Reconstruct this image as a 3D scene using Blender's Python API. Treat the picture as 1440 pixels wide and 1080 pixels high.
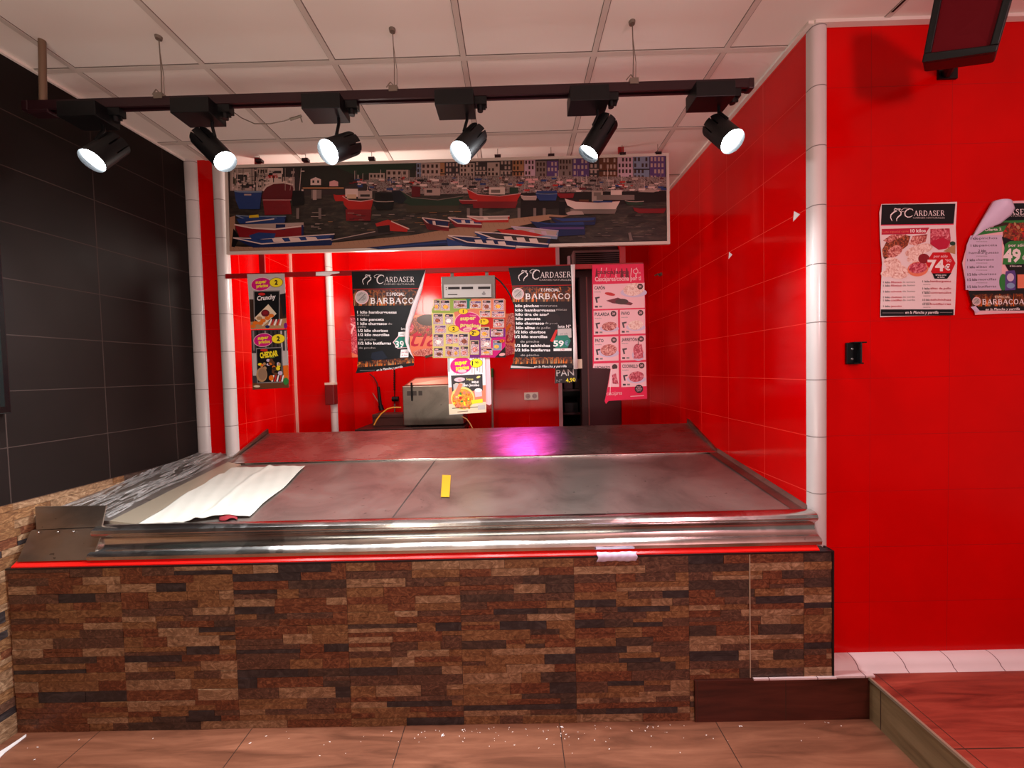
import bpy, bmesh, math, random
from mathutils import Vector, Matrix
for o in list(bpy.data.objects): bpy.data.objects.remove(o)
SC = bpy.context.scene; COL = SC.collection
# ------------------------------------------------------------------ camera
F = 567.0; CAM = Vector((0, 0, 1.523))
_p, _y, _r = -.0328, -.0078, -.0252
FW = Vector((math.sin(_y)*math.cos(_p), math.cos(_y)*math.cos(_p), math.sin(_p)))
_rt = Vector((math.cos(_y), -math.sin(_y), 0)); _up = _rt.cross(FW)
RT = math.cos(_r)*_rt + math.sin(_r)*_up; UP = -math.sin(_r)*_rt + math.cos(_r)*_up
cam = bpy.data.cameras.new('camera'); camo = bpy.data.objects.new('camera', cam); COL.objects.link(camo)
cam.sensor_width = 36; cam.lens = F/1440*36; cam.clip_start = .02
m = Matrix.Identity(4)
for i in range(3):
    m[i][0] = RT[i]; m[i][1] = UP[i]; m[i][2] = -FW[i]; m[i][3] = CAM[i]
camo.matrix_world = m; SC.camera = camo
# ------------------------------------------------------------------ world, meat lamp and added fill lights, exposure
w = bpy.data.worlds.new('world'); SC.world = w; w.use_nodes = True
bg = w.node_tree.nodes['Background']; bg.inputs[0].default_value = (1, .86, .78, 1); bg.inputs[1].default_value = .18
vs = SC.view_settings
vs.view_transform = 'Standard'; vs.look = 'None'; vs.gamma = 1; vs.use_curve_mapping = False; vs.exposure = 0.0
def lamp(name, kind, loc, energy, color, direction=None, parent=None, **kw):
    l = bpy.data.lights.new(name, kind); l.energy = energy; l.color = color
    for k, v in kw.items(): setattr(l, k, v)
    o = bpy.data.objects.new(name, l); COL.objects.link(o); o.location = loc
    if direction is not None: o.rotation_euler = Vector(direction).to_track_quat('-Z', 'Y').to_euler()
    return o
SPOT_W = 100.0      # each track spotlight
LENS_E = 60.0      # glow of the lens glass
lamp('shop_fill_light', 'POINT', (-1.1, -.7, 2.05), 26, (1, .84, .70), shadow_soft_size=.20)  # added unseen light, brightens the counter front and ceiling
lamp('shop_fill_light', 'POINT', (1.7, -.9, 2.1), 105, (1, .49, .53), shadow_soft_size=.20)  # added unseen pink light, brightens the right wall and platform
lamp('ceiling_uplight', 'AREA', (-.4, -.1, .95), 18, (1, .92, .80), (0, .45, 1), shape='RECTANGLE', size=2.4, size_y=.5)  # added upward light with no fitting, lifts the ceiling
lamp('alcove_fill_light', 'POINT', (-1.00, 3.02, 2.28), 33, (1, .88, .78), shadow_soft_size=.15)  # added unseen light behind the picture, brightens the alcove walls
lamp('meat_lamp', 'SPOT', (.06, 3.35, 2.25), 170, (1, .10, .80), (0, -.40, -1.1), spot_size=math.radians(30), spot_blend=1, shadow_soft_size=.05)

def at(px, py, Y):
    """point of the plane y = Y that the photograph shows at px, py"""
    d = FW + (px-720)/F*RT - (py-540)/F*UP
    return CAM + d*(Y-CAM.y)/d.y
def atZ(px, py, Z):
    d = FW + (px-720)/F*RT - (py-540)/F*UP
    return CAM + d*(Z-CAM.z)/d.z
def lin(c):
    c /= 255.; return c/12.92 if c <= .04045 else ((c+.055)/1.055)**2.4
def srgb(t): return (lin(t[0]), lin(t[1]), lin(t[2]), 1)
# ------------------------------------------------------------------ materials
MATS = {}
def mat(name, rgb, rough=.5, metal=0, spec=.5, emit=None, estr=0):
    if name in MATS: return MATS[name]
    mt = bpy.data.materials.new(name); mt.use_nodes = True; b = mt.node_tree.nodes['Principled BSDF']
    b.inputs['Base Color'].default_value = srgb(rgb); b.inputs['Roughness'].default_value = rough
    b.inputs['Metallic'].default_value = metal; b.inputs['Specular IOR Level'].default_value = spec
    if emit: b.inputs['Emission Color'].default_value = srgb(emit); b.inputs['Emission Strength'].default_value = estr
    mt.diffuse_color = srgb(rgb); MATS[name] = mt
    return mt
class N:
    """tiny node-graph helper"""
    def __init__(s, mt): s.t = mt.node_tree; s.b = s.t.nodes['Principled BSDF']; s.l = s.t.links
    def new(s, k, **kw):
        n = s.t.nodes.new(k)
        for a, v in kw.items(): setattr(n, a, v)
        return n
    def val(s, sock, v):
        if hasattr(v, 'is_output') or isinstance(v, bpy.types.NodeSocket): s.l.new(v, sock)
        else: sock.default_value = v
    def math(s, op, a, b=0., c=0.):
        n = s.new('ShaderNodeMath', operation=op); s.val(n.inputs[0], a); s.val(n.inputs[1], b); s.val(n.inputs[2], c); return n.outputs[0]
    def pos(s): return s.new('ShaderNodeNewGeometry').outputs['Position']
    def sep(s, v):
        n = s.new('ShaderNodeSeparateXYZ'); s.l.new(v, n.inputs[0]); return n.outputs
    def map(s, v, sc, loc=(0, 0, 0)):
        n = s.new('ShaderNodeMapping'); s.l.new(v, n.inputs[0]); n.inputs['Scale'].default_value = sc; n.inputs['Location'].default_value = loc; return n.outputs[0]
    def noise(s, v, scale, detail=4, rough=.55, dist=0.):
        n = s.new('ShaderNodeTexNoise'); s.l.new(v, n.inputs['Vector']); n.inputs['Scale'].default_value = scale
        n.inputs['Detail'].default_value = detail; n.inputs['Roughness'].default_value = rough; n.inputs['Distortion'].default_value = dist; return n.outputs[0]
    def ramp(s, f, stops, interp='LINEAR'):
        n = s.new('ShaderNodeValToRGB'); s.l.new(f, n.inputs[0]); r = n.color_ramp; r.interpolation = interp
        while len(r.elements) < len(stops): r.elements.new(.5)
        for e, (p, c) in zip(r.elements, stops): e.position = p; e.color = srgb(c) if len(c) == 3 else c
        return n.outputs[0]
    def mix(s, f, a, b, bt='MIX'):
        n = s.new('ShaderNodeMix', data_type='RGBA', blend_type=bt); s.val(n.inputs[0], f); s.val(n.inputs[6], a); s.val(n.inputs[7], b); return n.outputs[2]
    def bump(s, h, strength=.3, dist=.002):
        n = s.new('ShaderNodeBump'); s.l.new(h, n.inputs['Height']); n.inputs['Strength'].default_value = strength; n.inputs['Distance'].default_value = dist
        s.l.new(n.outputs[0], s.b.inputs['Normal'])
    def base(s, c): s.l.new(c, s.b.inputs['Base Color'])
    def rough(s, r): s.val(s.b.inputs['Roughness'], r)
def g3(v): return (v, v, v)
def joints(n, coord, step, off, width):
    """1 on a joint, 0 on the tile"""
    a = n.math('SUBTRACT', coord, off); a = n.math('DIVIDE', a, step); a = n.math('FRACT', a)
    a = n.math('SUBTRACT', a, .5); a = n.math('ABSOLUTE', a)
    return n.math('GREATER_THAN', a, .5-width/step/2)
def tile_mat(name, rgb, grout, ax, du, ou, dv, ov, lw, rough=.15, spec=.5, wob=.05):
    mt = mat(name, rgb, rough, spec=spec); n = N(mt); P = n.pos(); s = n.sep(P)
    j = n.math('MAXIMUM', joints(n, s[ax], du, ou, lw), joints(n, s[2], dv, ov, lw))
    v = n.noise(P, 1.7, 3); k = n.ramp(v, [(.3, tuple(c*(1-wob) for c in rgb)), (.7, tuple(min(255, c*(1+wob)) for c in rgb))])
    n.base(n.mix(j, k, srgb(grout)))
    r = n.math('MULTIPLY_ADD', n.noise(P, 6, 4), .12, rough-.06); n.rough(n.math('ADD', r, n.math('MULTIPLY', j, .4)))
    h = n.math('MULTIPLY_ADD', n.noise(P, 9, 2), .35, n.math('MULTIPLY', j, -1.)); n.bump(h, .18, .002)
    return mt
RED = (206, 0, 1)
M_red_front = tile_mat('red_gloss_tile', RED, (176, 6, 8), 0, .345, 1.558, .25, .20, .0025, .22, .12)
M_red_side = tile_mat('red_gloss_side_tile', RED, (222, 52, 40), 1, .356, 1.756, .25, .20, .003, .14, .3)
M_red_back = tile_mat('red_gloss_back_tile', RED, (196, 14, 14), 0, .5, .13, .5, .35, .003, .16, .3)
M_dark = tile_mat('charcoal_tile', (29, 22, 20), (64, 52, 48), 1, .405, .91, .245, 1.0, .004, .5, .12, .12)
M_white = tile_mat('white_trim_tile', (208, 199, 196), (120, 108, 104), 2, 10, -3, .25, .20, .004, .2, .5, .03)
M_pinkwhite = tile_mat('white_cove_tile', (232, 214, 214), (120, 90, 92), 0, .205, 1.46, 10, -5, .004, .25, .5, .03)
def steel(name, rgb=(196, 190, 186), r0=.24, axis=0, met=1):
    mt = mat(name, rgb, r0, met); n = N(mt); P = n.pos()
    sc = [(1.2, 60, 60), (60, 1.2, 60), (60, 60, 1.2)][axis]
    br = n.noise(n.map(P, sc), 6, 4, .6); sm = n.noise(P, 3.2, 5, .6, .6); sp = n.noise(P, 30, 3, .6)
    r = n.math('MULTIPLY_ADD', br, .14, r0-.09); r = n.math('ADD', r, n.math('MULTIPLY', n.math('GREATER_THAN', sm, .55), .05)); n.rough(r)
    c = n.ramp(sm, [(.3, tuple(x*.80 for x in rgb)), (.5, rgb), (.72, tuple(min(255, x*1.08) for x in rgb))])
    n.base(n.mix(n.math('GREATER_THAN', sp, .70), c, srgb(tuple(x*.75 for x in rgb))))
    n.bump(n.math('ADD', n.math('MULTIPLY', br, .3), sm), .10, .004)
    return mt
M_steel = steel('brushed_steel'); M_bed = steel('worn_steel_sheet', (150, 139, 131), .34, 0, .74); M_pan = steel('raised_steel_sheet', (168, 150, 144), .30, 0, .93); M_edge = steel('polished_steel_edge', (205, 200, 196), .20)
M_plate = steel('dull_steel_plate', (150, 140, 130), .42, 2)
def wood(name, stops, sc=(1.1, 9, 9), rough=.35, du=.667, ou=-.512, dv=3, ov=1.36, axv=1, lw=.004, grout=(60, 38, 30)):
    mt = mat(name, stops[1][1], rough, spec=.4); n = N(mt); P = n.pos(); s = n.sep(P)
    g = n.noise(n.map(P, sc), 2.0, 7, .6, .8); f = n.noise(n.map(P, tuple(x*4 for x in sc)), 3, 4)
    c = n.ramp(g, stops); c = n.mix(n.math('MULTIPLY', f, .35), c, srgb(stops[0][1]))
    j = n.math('MAXIMUM', joints(n, s[0], du, ou, lw), joints(n, s[axv], dv, ov, lw))
    n.base(n.mix(j, c, srgb(grout))); n.rough(n.math('MULTIPLY_ADD', g, .25, rough-.1)); n.bump(n.math('SUBTRACT', f, j), .12, .002)
    return mt
M_floor = wood('brown_wood_look_tile', [(.30, (92, 54, 38)), (.5, (130, 80, 58)), (.72, (156, 100, 74))])
M_plat = wood('reddish_wood_look_tile', [(.30, (96, 34, 27)), (.5, (148, 58, 44)), (.72, (178, 80, 62))], du=.68, ou=2.2)
M_riser = wood('dark_wood_look_riser', [(.30, (52, 22, 16)), (.5, (84, 38, 28)), (.72, (104, 52, 38))], du=.375, ou=.37, dv=4, ov=-1, axv=2)
M_riser2 = wood('tan_wood_look_riser', [(.30, (86, 66, 44)), (.5, (124, 98, 68)), (.72, (146, 118, 86))], sc=(9, 1.1, 9), du=9, ou=-3, dv=.34, ov=.95)
def ceil_mat():
    mt = mat('ceiling_panel', (232, 224, 216), .85, spec=.2); n = N(mt); P = n.pos()
    n.base(n.ramp(n.noise(P, .9, 3), [(.3, (226, 218, 208)), (.7, (238, 230, 222))])); n.bump(n.noise(P, 120, 2), .08, .001); return mt
M_ceil = ceil_mat(); M_tbar = mat('ceiling_grid_bar', (206, 196, 186), .6); M_tshade = mat('ceiling_shadow_strip', (112, 100, 92), .8)  # last colour: dark strips that paint a shadow line beside the bars
def stone(name, a, b, c, sc=14):
    mt = mat(name, b, .55, spec=.4); n = N(mt); P = n.pos()
    v = n.noise(n.map(P, (1, 1, 1.6)), sc, 8, .68, 2.2); n.base(n.ramp(v, [(.32, a), (.5, b), (.66, c)])); n.rough(n.math('MULTIPLY_ADD', v, .35, .32)); n.bump(v, .35, .004); return mt
M_stone = [stone('tan_stone', (98, 72, 52), (146, 114, 84), (188, 156, 122), 20), stone('ochre_stone', (86, 56, 36), (126, 88, 56), (164, 124, 84), 26),
           stone('rust_stone', (68, 36, 24), (108, 62, 40), (148, 98, 66), 26), stone('umber_stone', (58, 38, 30), (90, 62, 48), (126, 92, 72), 28),
           stone('slate_stone', (36, 30, 31), (54, 47, 47), (74, 66, 64), 12), stone('dark_stone', (48, 36, 31), (70, 54, 46), (96, 76, 64), 20)]
M_black = mat('black_matte_metal', (9, 9, 11), .45, spec=.3); M_blackgloss = mat('black_gloss_plastic', (10, 10, 12), .18)
M_lens = mat('lit_lens_glass', (255, 255, 255), .2, emit=(236, 248, 255), estr=LENS_E)
M_track = mat('dark_maroon_track', (46, 20, 26), .35, .3)
M_redpaint = mat('red_painted_bar', (150, 8, 12), .35); M_redgloss = mat('red_gloss_ledge', (226, 22, 16), .22)
M_wire = mat('grey_wire', (128, 116, 104), .5, .5); M_rod = mat('brass_brown_rod', (122, 98, 78), .45, .3)
M_edgeblack = mat('black_edge_strip', (18, 16, 18), .4); M_cream = mat('cream_plastic', (228, 220, 205), .4)
def food(name, stops, sc=60):
    mt = mat(name, stops[len(stops)//2][1], .4); n = N(mt); v = n.noise(n.pos(), sc, 4, .7, 1.5); n.base(n.ramp(v, stops)); return mt
def paper(name, rgb, tint=None):
    if tint: return mat('darkened_ink_'+name, tuple(c*t for c, t in zip(rgb, tint)), .3, spec=.35)  # tint multiplies the ink to a darker tone
    return mat('ink_'+name, rgb, .38, spec=.35)
INK = dict(white=(240, 232, 230), paper=(232, 216, 216), black=(14, 14, 18), navy=(24, 30, 44), red=(200, 16, 30), pink=(222, 24, 74), magenta=(206, 20, 120),
           lpink=(238, 190, 196), salmon=(226, 128, 96), yellow=(244, 222, 40), pyellow=(226, 210, 120), cream=(226, 206, 176), green=(52, 132, 60), lime=(150, 176, 74),
           teal=(26, 120, 100), orange=(226, 112, 28), brown=(104, 62, 36), dbrown=(58, 36, 26), tan=(178, 138, 96), grey=(132, 126, 124), lgrey=(190, 180, 176), dgrey=(58, 52, 54),
           purple=(120, 32, 128), violet=(92, 70, 140), blue=(40, 70, 140), dblue=(26, 42, 96), lblue=(130, 160, 196), maroon=(104, 22, 34), olive=(66, 66, 52), water=(52, 50, 44), hill=(42, 46, 40),
           wood=(150, 118, 92), lwood=(176, 146, 120), hotred=(196, 40, 36), dgreen=(38, 66, 50), dred=(136, 26, 36), redtext=(186, 24, 60), dark=(30, 22, 24), lilac=(206, 190, 214))
def ink(k, tint=None):
    if k in FOOD: return FOOD[k]
    return paper(k, INK[k], tint)
FOOD = {}
FOOD['f_meat'] = food('printed_meat', [(.34, (92, 26, 30)), (.46, (176, 70, 66)), (.56, (222, 150, 138)), (.68, (240, 214, 202))])
FOOD['f_white'] = food('printed_poultry', [(.34, (190, 120, 104)), (.5, (238, 206, 194)), (.66, (248, 232, 224))])
FOOD['f_brown'] = food('printed_grill', [(.34, (40, 18, 12)), (.48, (112, 44, 26)), (.58, (178, 82, 46)), (.7, (220, 150, 92))])
FOOD['f_pack'] = food('printed_packs', [(.34, (30, 26, 40)), (.44, (150, 40, 60)), (.5, (226, 206, 200)), (.58, (70, 60, 110)), (.68, (222, 150, 60))], 95)
FOOD['f_stew'] = food('printed_stew', [(.34, (70, 110, 40)), (.44, (232, 120, 40)), (.54, (240, 180, 50)), (.62, (206, 50, 36)), (.72, (238, 214, 130))], 48)
FOOD['f_flame'] = food('printed_flame', [(.42, (16, 8, 8)), (.52, (96, 36, 10)), (.62, (176, 92, 18)), (.74, (226, 160, 50))], 34)
FOOD['f_raw'] = food('printed_raw_meat', [(.34, (120, 18, 40)), (.5, (196, 60, 82)), (.64, (232, 160, 168))], 50)
FOOD['f_town'] = food('printed_quay_clutter', [(.36, (26, 20, 22)), (.45, (90, 48, 44)), (.52, (158, 138, 130)), (.58, (48, 38, 42)), (.68, (170, 152, 142))], 52)
def water_mat():
    mt = mat('printed_water', (52, 50, 44), .3); n = N(mt); v = n.noise(n.map(n.pos(), (1, 1, 4)), 9, 5, .65, .5); n.base(n.ramp(v, [(.34, (20, 15, 14)), (.5, (42, 34, 28)), (.64, (66, 54, 44)), (.76, (112, 96, 82))])); return mt
FOOD['f_water'] = water_mat()

# ------------------------------------------------------------------ mesh helpers
def prop(o, label=None, cat=None, group=None, kind=None):
    for k, v in (('label', label), ('category', cat), ('group', group), ('kind', kind)):
        if v: o[k] = v
    return o
def thing(name, label, cat, loc, group=None):
    o = bpy.data.objects.new(name, None); COL.objects.link(o); o.location = loc; o.empty_display_size = .05
    return prop(o, label, cat, group)
def wloc(o):
    v = Vector((0, 0, 0))
    while o: v += o.location; o = o.parent
    return v
class MB:
    def __init__(s): s.v = []; s.f = []; s.fm = []; s.mats = []
    def mi(s, m):
        if m not in s.mats: s.mats.append(m)
        return s.mats.index(m)
    def face(s, pts, m):
        b = len(s.v); s.v += [Vector(p) for p in pts]; s.f.append(tuple(range(b, b+len(pts)))); s.fm.append(s.mi(m)); return s
    def raw(s, vs_, fs, m):
        b = len(s.v); s.v += [Vector(p) for p in vs_]; i = s.mi(m)
        for f in fs: s.f.append(tuple(b+k for k in f)); s.fm.append(i)
        return s
    def hexa(s, p, m):   # 8 points: bottom ring 0-3, top ring 4-7
        return s.raw(p, [(0, 3, 2, 1), (4, 5, 6, 7), (0, 1, 5, 4), (1, 2, 6, 5), (2, 3, 7, 6), (3, 0, 4, 7)], m)
    def box(s, x0, x1, y0, y1, z0, z1, m):
        return s.hexa([(x0, y0, z0), (x1, y0, z0), (x1, y1, z0), (x0, y1, z0), (x0, y0, z1), (x1, y0, z1), (x1, y1, z1), (x0, y1, z1)], m)
    def prism(s, prof, vec, m):      # closed polygon (3D pts) extruded along vec
        n = len(prof); vec = Vector(vec); a = [Vector(p) for p in prof]
        return s.raw(a+[p+vec for p in a], [tuple(range(n))[::-1], tuple(range(n, 2*n))]+[(i, (i+1) % n, n+(i+1) % n, n+i) for i in range(n)], m)
    def ring(s, a, b, r0, r1, m, n=24, caps=(1, 1), closed_angle=None):
        a = Vector(a); b = Vector(b); d = (b-a).normalized(); u = d.orthogonal().normalized(); w_ = d.cross(u)
        A = []; B = []
        for i in range(n):
            t = 2*math.pi*i/n; e = u*math.cos(t)+w_*math.sin(t); A.append(a+e*r0); B.append(b+e*r1)
        fs = [(i, (i+1) % n, n+(i+1) % n, n+i) for i in range(n)]
        if caps[0]: fs.append(tuple(range(n))[::-1])
        if caps[1]: fs.append(tuple(range(n, 2*n)))
        return s.raw(A+B, fs, m)
    def tube(s, pts, r, m, n=8):
        pts = [Vector(p) for p in pts]; rings = []; prev = None
        for i, p in enumerate(pts):
            d = (pts[min(i+1, len(pts)-1)]-pts[max(i-1, 0)]).normalized()
            u = (d.orthogonal() if prev is None else prev-d*prev.dot(d)).normalized(); prev = u; w_ = d.cross(u)
            rings.append([p+(u*math.cos(2*math.pi*k/n)+w_*math.sin(2*math.pi*k/n))*r for k in range(n)])
        V = [q for R_ in rings for q in R_]; fs = []
        for i in range(len(pts)-1):
            for k in range(n): fs.append((i*n+k, i*n+(k+1) % n, (i+1)*n+(k+1) % n, (i+1)*n+k))
        fs += [tuple(range(n))[::-1], tuple(range((len(pts)-1)*n, len(pts)*n))]
        return s.raw(V, fs, m)
    def grid(s, nu, nv, fn, m):
        V = [fn(i/nu, j/nv) for j in range(nv+1) for i in range(nu+1)]
        return s.raw(V, [(j*(nu+1)+i, j*(nu+1)+i+1, (j+1)*(nu+1)+i+1, (j+1)*(nu+1)+i) for j in range(nv) for i in range(nu)], m)
    def build(s, name, parent=None, loc=None, smooth=None, bevel=0, solid=0, fix=True):
        o_ = wloc(parent) if parent else Vector(loc if loc is not None else (0, 0, 0))
        me = bpy.data.meshes.new(name); me.from_pydata([tuple(v-o_) for v in s.v], [], s.f)
        for mt in s.mats: me.materials.append(mt)
        me.polygons.foreach_set('material_index', s.fm); me.update()
        if fix:
            b = bmesh.new(); b.from_mesh(me)
            if smooth or bevel: bmesh.ops.remove_doubles(b, verts=b.verts, dist=1e-5)
            bmesh.ops.recalc_face_normals(b, faces=b.faces); b.to_mesh(me); b.free()
        if smooth:
            me.polygons.foreach_set('use_smooth', [True]*len(me.polygons)); me.set_sharp_from_angle(angle=math.radians(smooth))
        o = bpy.data.objects.new(name, me); COL.objects.link(o)
        if parent: o.parent = parent
        else: o.location = o_
        if bevel:
            q = o.modifiers.new('bevel', 'BEVEL'); q.width = bevel; q.segments = 2; q.limit_method = 'ANGLE'
        if solid:
            q = o.modifiers.new('solid', 'SOLIDIFY'); q.thickness = solid; q.offset = 0
        return o
# ------------------------------------------------------------------ printed sheets
_TXT = {}
def text_mesh(s, bold, shear=0.):
    k = (s, bold, shear)
    if k in _TXT: return _TXT[k]
    c = bpy.data.curves.new('t', 'FONT'); c.body = s; c.size = 1; c.resolution_u = 2; c.offset = bold; c.shear = shear
    o = bpy.data.objects.new('t', c); COL.objects.link(o); dg = bpy.context.evaluated_depsgraph_get(); me = o.evaluated_get(dg).to_mesh()
    vv = [(v.co.x, v.co.y) for v in me.vertices]; ff = [tuple(p.vertices) for p in me.polygons]
    o.evaluated_get(dg).to_mesh_clear(); bpy.data.objects.remove(o); bpy.data.curves.remove(c)
    _TXT[k] = (vv, ff); return _TXT[k]
CAP = .70
SER = {  # serif capitals: strokes of (points, width) in a box of height 1
 'A': (.86, [([(.08, 0), (.43, 1)], .06), ([(.43, 1), (.78, 0)], .15), ([(.22, .36), (.64, .36)], .06), ([(0, .02), (.2, .02)], .05), ([(.62, .02), (.88, .02)], .05)]),
 'R': (.82, [([(.16, 0), (.16, 1)], .15), ([(.16, .97), (.45, .97), (.62, .86), (.62, .62), (.45, .5), (.16, .5)], .09), ([(.4, .5), (.74, .02)], .14), ([(.02, .02), (.3, .02)], .05), ([(.66, .02), (.84, .02)], .05), ([(.02, .98), (.2, .98)], .05)]),
 'D': (.86, [([(.16, 0), (.16, 1)], .15), ([(.16, .97), (.46, .95), (.7, .75), (.74, .5), (.7, .25), (.46, .05), (.16, .03)], .11), ([(.02, .02), (.3, .02)], .05), ([(.02, .98), (.2, .98)], .05)]),
 'S': (.62, [([(.52, .78), (.48, .92), (.3, .98), (.12, .9), (.1, .74), (.24, .58), (.42, .46), (.54, .3), (.5, .1), (.3, .02), (.12, .08), (.06, .24)], .11)]),
 'E': (.72, [([(.16, 0), (.16, 1)], .15), ([(.02, .97), (.6, .97), (.6, .8)], .07), ([(.16, .51), (.46, .51)], .07), ([(.02, .03), (.62, .03), (.64, .22)], .07)]),
 'B': (.76, [([(.16, 0), (.16, 1)], .15), ([(.02, .97), (.44, .97), (.58, .86), (.58, .64), (.44, .53), (.16, .53)], .1), ([(.44, .53), (.64, .42), (.66, .18), (.48, .03), (.02, .03)], .11)]),
 'C': (.80, [([(.7, .74), (.62, .92), (.4, .98), (.18, .84), (.1, .5), (.18, .16), (.4, .02), (.62, .08), (.72, .26)], .11)]),
 'O': (.86, [([(.43, .98), (.18, .84), (.1, .5), (.18, .16), (.43, .02), (.68, .16), (.76, .5), (.68, .84), (.43, .98)], .11)])}
class Art:
    """flat print: coordinates are those of a close-up (cx, cy); tf places them on the photographed sheet, plane y = Y"""
    def __init__(s, ox, oy, sc, Y, step=.00014, bend=None): s.ox, s.oy, s.sc, s.Y = ox, oy, sc, Y; s.sheet = MB(); s.let = MB(); s.pic = MB(); s.bk = None; s.step = step; s.lay = 0; s.bend = bend; s.tint = None
    def P(s, x, y, lay):
        px = s.ox+x/s.sc; py = s.oy+y/s.sc; Y = s.Y-lay*s.step
        if s.bend: Y -= s.bend(x, y)
        return at(px, py, Y)
    def poly(s, pts, m, lay=None, mb=None):
        if lay is None: s.lay += .35; lay = 1+s.lay*.3
        (mb or s.pic).face([s.P(x, y, lay) for x, y in pts], ink(m, s.tint)); return s
    def rect(s, x0, y0, x1, y1, m, sk=0., lay=None, mb=None):   # sk: how much the right side rises
        return s.poly([(x0, y0), (x1, y0-sk), (x1, y1-sk), (x0, y1)], m, lay, mb)
    def ell(s, cx, cy, rx, ry, m, n=28, rot=0., lay=None, a0=0, a1=360):
        r = math.radians(rot); c, q = math.cos(r), math.sin(r); pts = []
        for i in range(n):
            t = math.radians(a0+(a1-a0)*i/(n if a1-a0 >= 360 else n-1)); x, y = rx*math.cos(t), ry*math.sin(t); pts.append((cx+x*c-y*q, cy+x*q+y*c))
        return s.poly(pts, m, lay)
    def stroke(s, pts, wd, m, taper=False, mb=None):
        s.lay += .35; lay = 1+s.lay*.3; n = len(pts); L = []; R_ = []
        for i, (x, y) in enumerate(pts):
            a = pts[max(i-1, 0)]; b = pts[min(i+1, n-1)]; dx, dy = b[0]-a[0], b[1]-a[1]; l = math.hypot(dx, dy) or 1
            k = wd/2*(math.sin(math.pi*(i+.5)/n)*.8+.2 if taper else 1); L.append((x-dy/l*k, y+dx/l*k)); R_.append((x+dy/l*k, y-dx/l*k))
        M_ = mb or s.let
        for i in range(n-1): M_.face([s.P(*q, lay) for q in (L[i], L[i+1], R_[i+1], R_[i])], ink(m, s.tint))
        return s
    def text(s, t, x, y, m, h=None, w=None, bold=.012, rot=0., align='l', shear=0.):
        """baseline start (x, y), letter height h or fitted width w (close-up units)"""
        vv, ff = text_mesh(t, bold, shear)
        if not vv: return s
        xs = [v[0] for v in vv]; x0, x1 = min(xs), max(xs)
        kx = (w/(x1-x0)) if w else h/CAP; ky = h/CAP if h else kx
        off = {'l': 0, 'c': -(x1-x0)*kx/2, 'r': -(x1-x0)*kx}[align]
        s.lay += .35; lay = 2+s.lay*.3; c, q = math.cos(math.radians(rot)), math.sin(math.radians(rot)); V = []
        for a, b in vv:
            ux = (a-x0)*kx+off; uy = b*ky; V.append(s.P(x+ux*c-uy*q, y-ux*q-uy*c, lay))
        s.let.raw(V, ff, ink(m, s.tint)); return s
    def serif(s, t, x0, x1, y, h, m, sk=0., fat=1.):
        tot = sum(SER[c][0] for c in t)+.1*(len(t)-1); k = (x1-x0)/tot; x = x0
        for c in t:
            wd, st = SER[c]
            for pts, tw in st:
                s.stroke([(x+p[0]*k, y-p[1]*h-sk*((x+p[0]*k-x0)/(x1-x0))) for p in pts], tw*min(k, h)*fat, m)
            x += (wd+.1)*k
        return s
    def logo(s, ex, ey, es, cx, tx, x1, y, h, sub=True, m='white', sk=0.):
        """white line emblem, big swash C and ARDASER in serif capitals"""
        s.stroke([(ex+es*a, ey+es*b) for a, b in [(.35, .0), (.30, .14), (.52, .2), (.3, .28), (.05, .5), (.02, .72), (.14, .98)]], es*.10, m, True)
        s.stroke([(ex+es*a, ey+es*b) for a, b in [(.8, .05), (.66, .16), (.85, .3), (.82, .5), (.62, .66), (.5, .82), (.5, 1.0)]], es*.10, m, True)
        s.stroke([(ex+es*a, ey+es*b) for a, b in [(.35, 0), (.55, .06), (.8, .05)]], es*.07, m)
        w_ = tx-cx
        s.stroke([(cx+w_*.92, y-h*1.0), (cx+w_*.86, y-h*1.28), (cx+w_*.62, y-h*1.38), (cx+w_*.36, y-h*1.1), (cx+w_*.22, y-h*.6), (cx+w_*.26, y-h*.05), (cx+w_*.46, y+h*.24), (cx+w_*.7, y+h*.18), (cx+w_*.88, y-h*.06)], h*.22, m, True)
        s.stroke([(cx+w_*.6, y-h*1.44), (cx+w_*.2, y-h*1.5), (cx-w_*.08, y-h*1.15), (cx-w_*.02, y-h*.85), (cx+w_*.2, y-h*.85)], h*.09, m, True)
        s.serif('ARDASER', tx, x1, y, h, m, sk)
        if sub: s.text('CARNES NATURALES', tx-w_*.1, y+h*.5, 'lgrey', h=h*.30, w=x1-tx+w_*.1, bold=.004, rot=0)
        return s
    def finish(s, name, label, cat, outline, m='paper', thick=.0006, group=None, sheet_mb=None):
        pts = [s.P(x, y, 0) for x, y in outline]; loc = s.P(*outline[-1], 0)
        b = MB(); b.face(pts, ink(m))
        if sheet_mb: sheet_mb(b)
        # a backing face gives the sheet its thickness
        back = [p+Vector((0, thick, 0)) for p in pts]; b.face(back[::-1], ink('paper'))
        for i in range(len(pts)):
            j = (i+1) % len(pts); b.face([pts[i], back[i], back[j], pts[j]], ink('paper'))
        o = b.build(name, loc=loc); prop(o, label, cat, group)
        for vs_, fs, fm in [(s.let.v, s.let.f, [s.let.mats[i] for i in s.let.fm])]:   # letters and pictures are one print
            k = len(s.pic.v); s.pic.v += vs_
            for f, m_ in zip(fs, fm): s.pic.f.append(tuple(i+k for i in f)); s.pic.fm.append(s.pic.mi(m_))
        if s.pic.v: s.pic.build('printed_design', o, fix=False)
        return o
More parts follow.
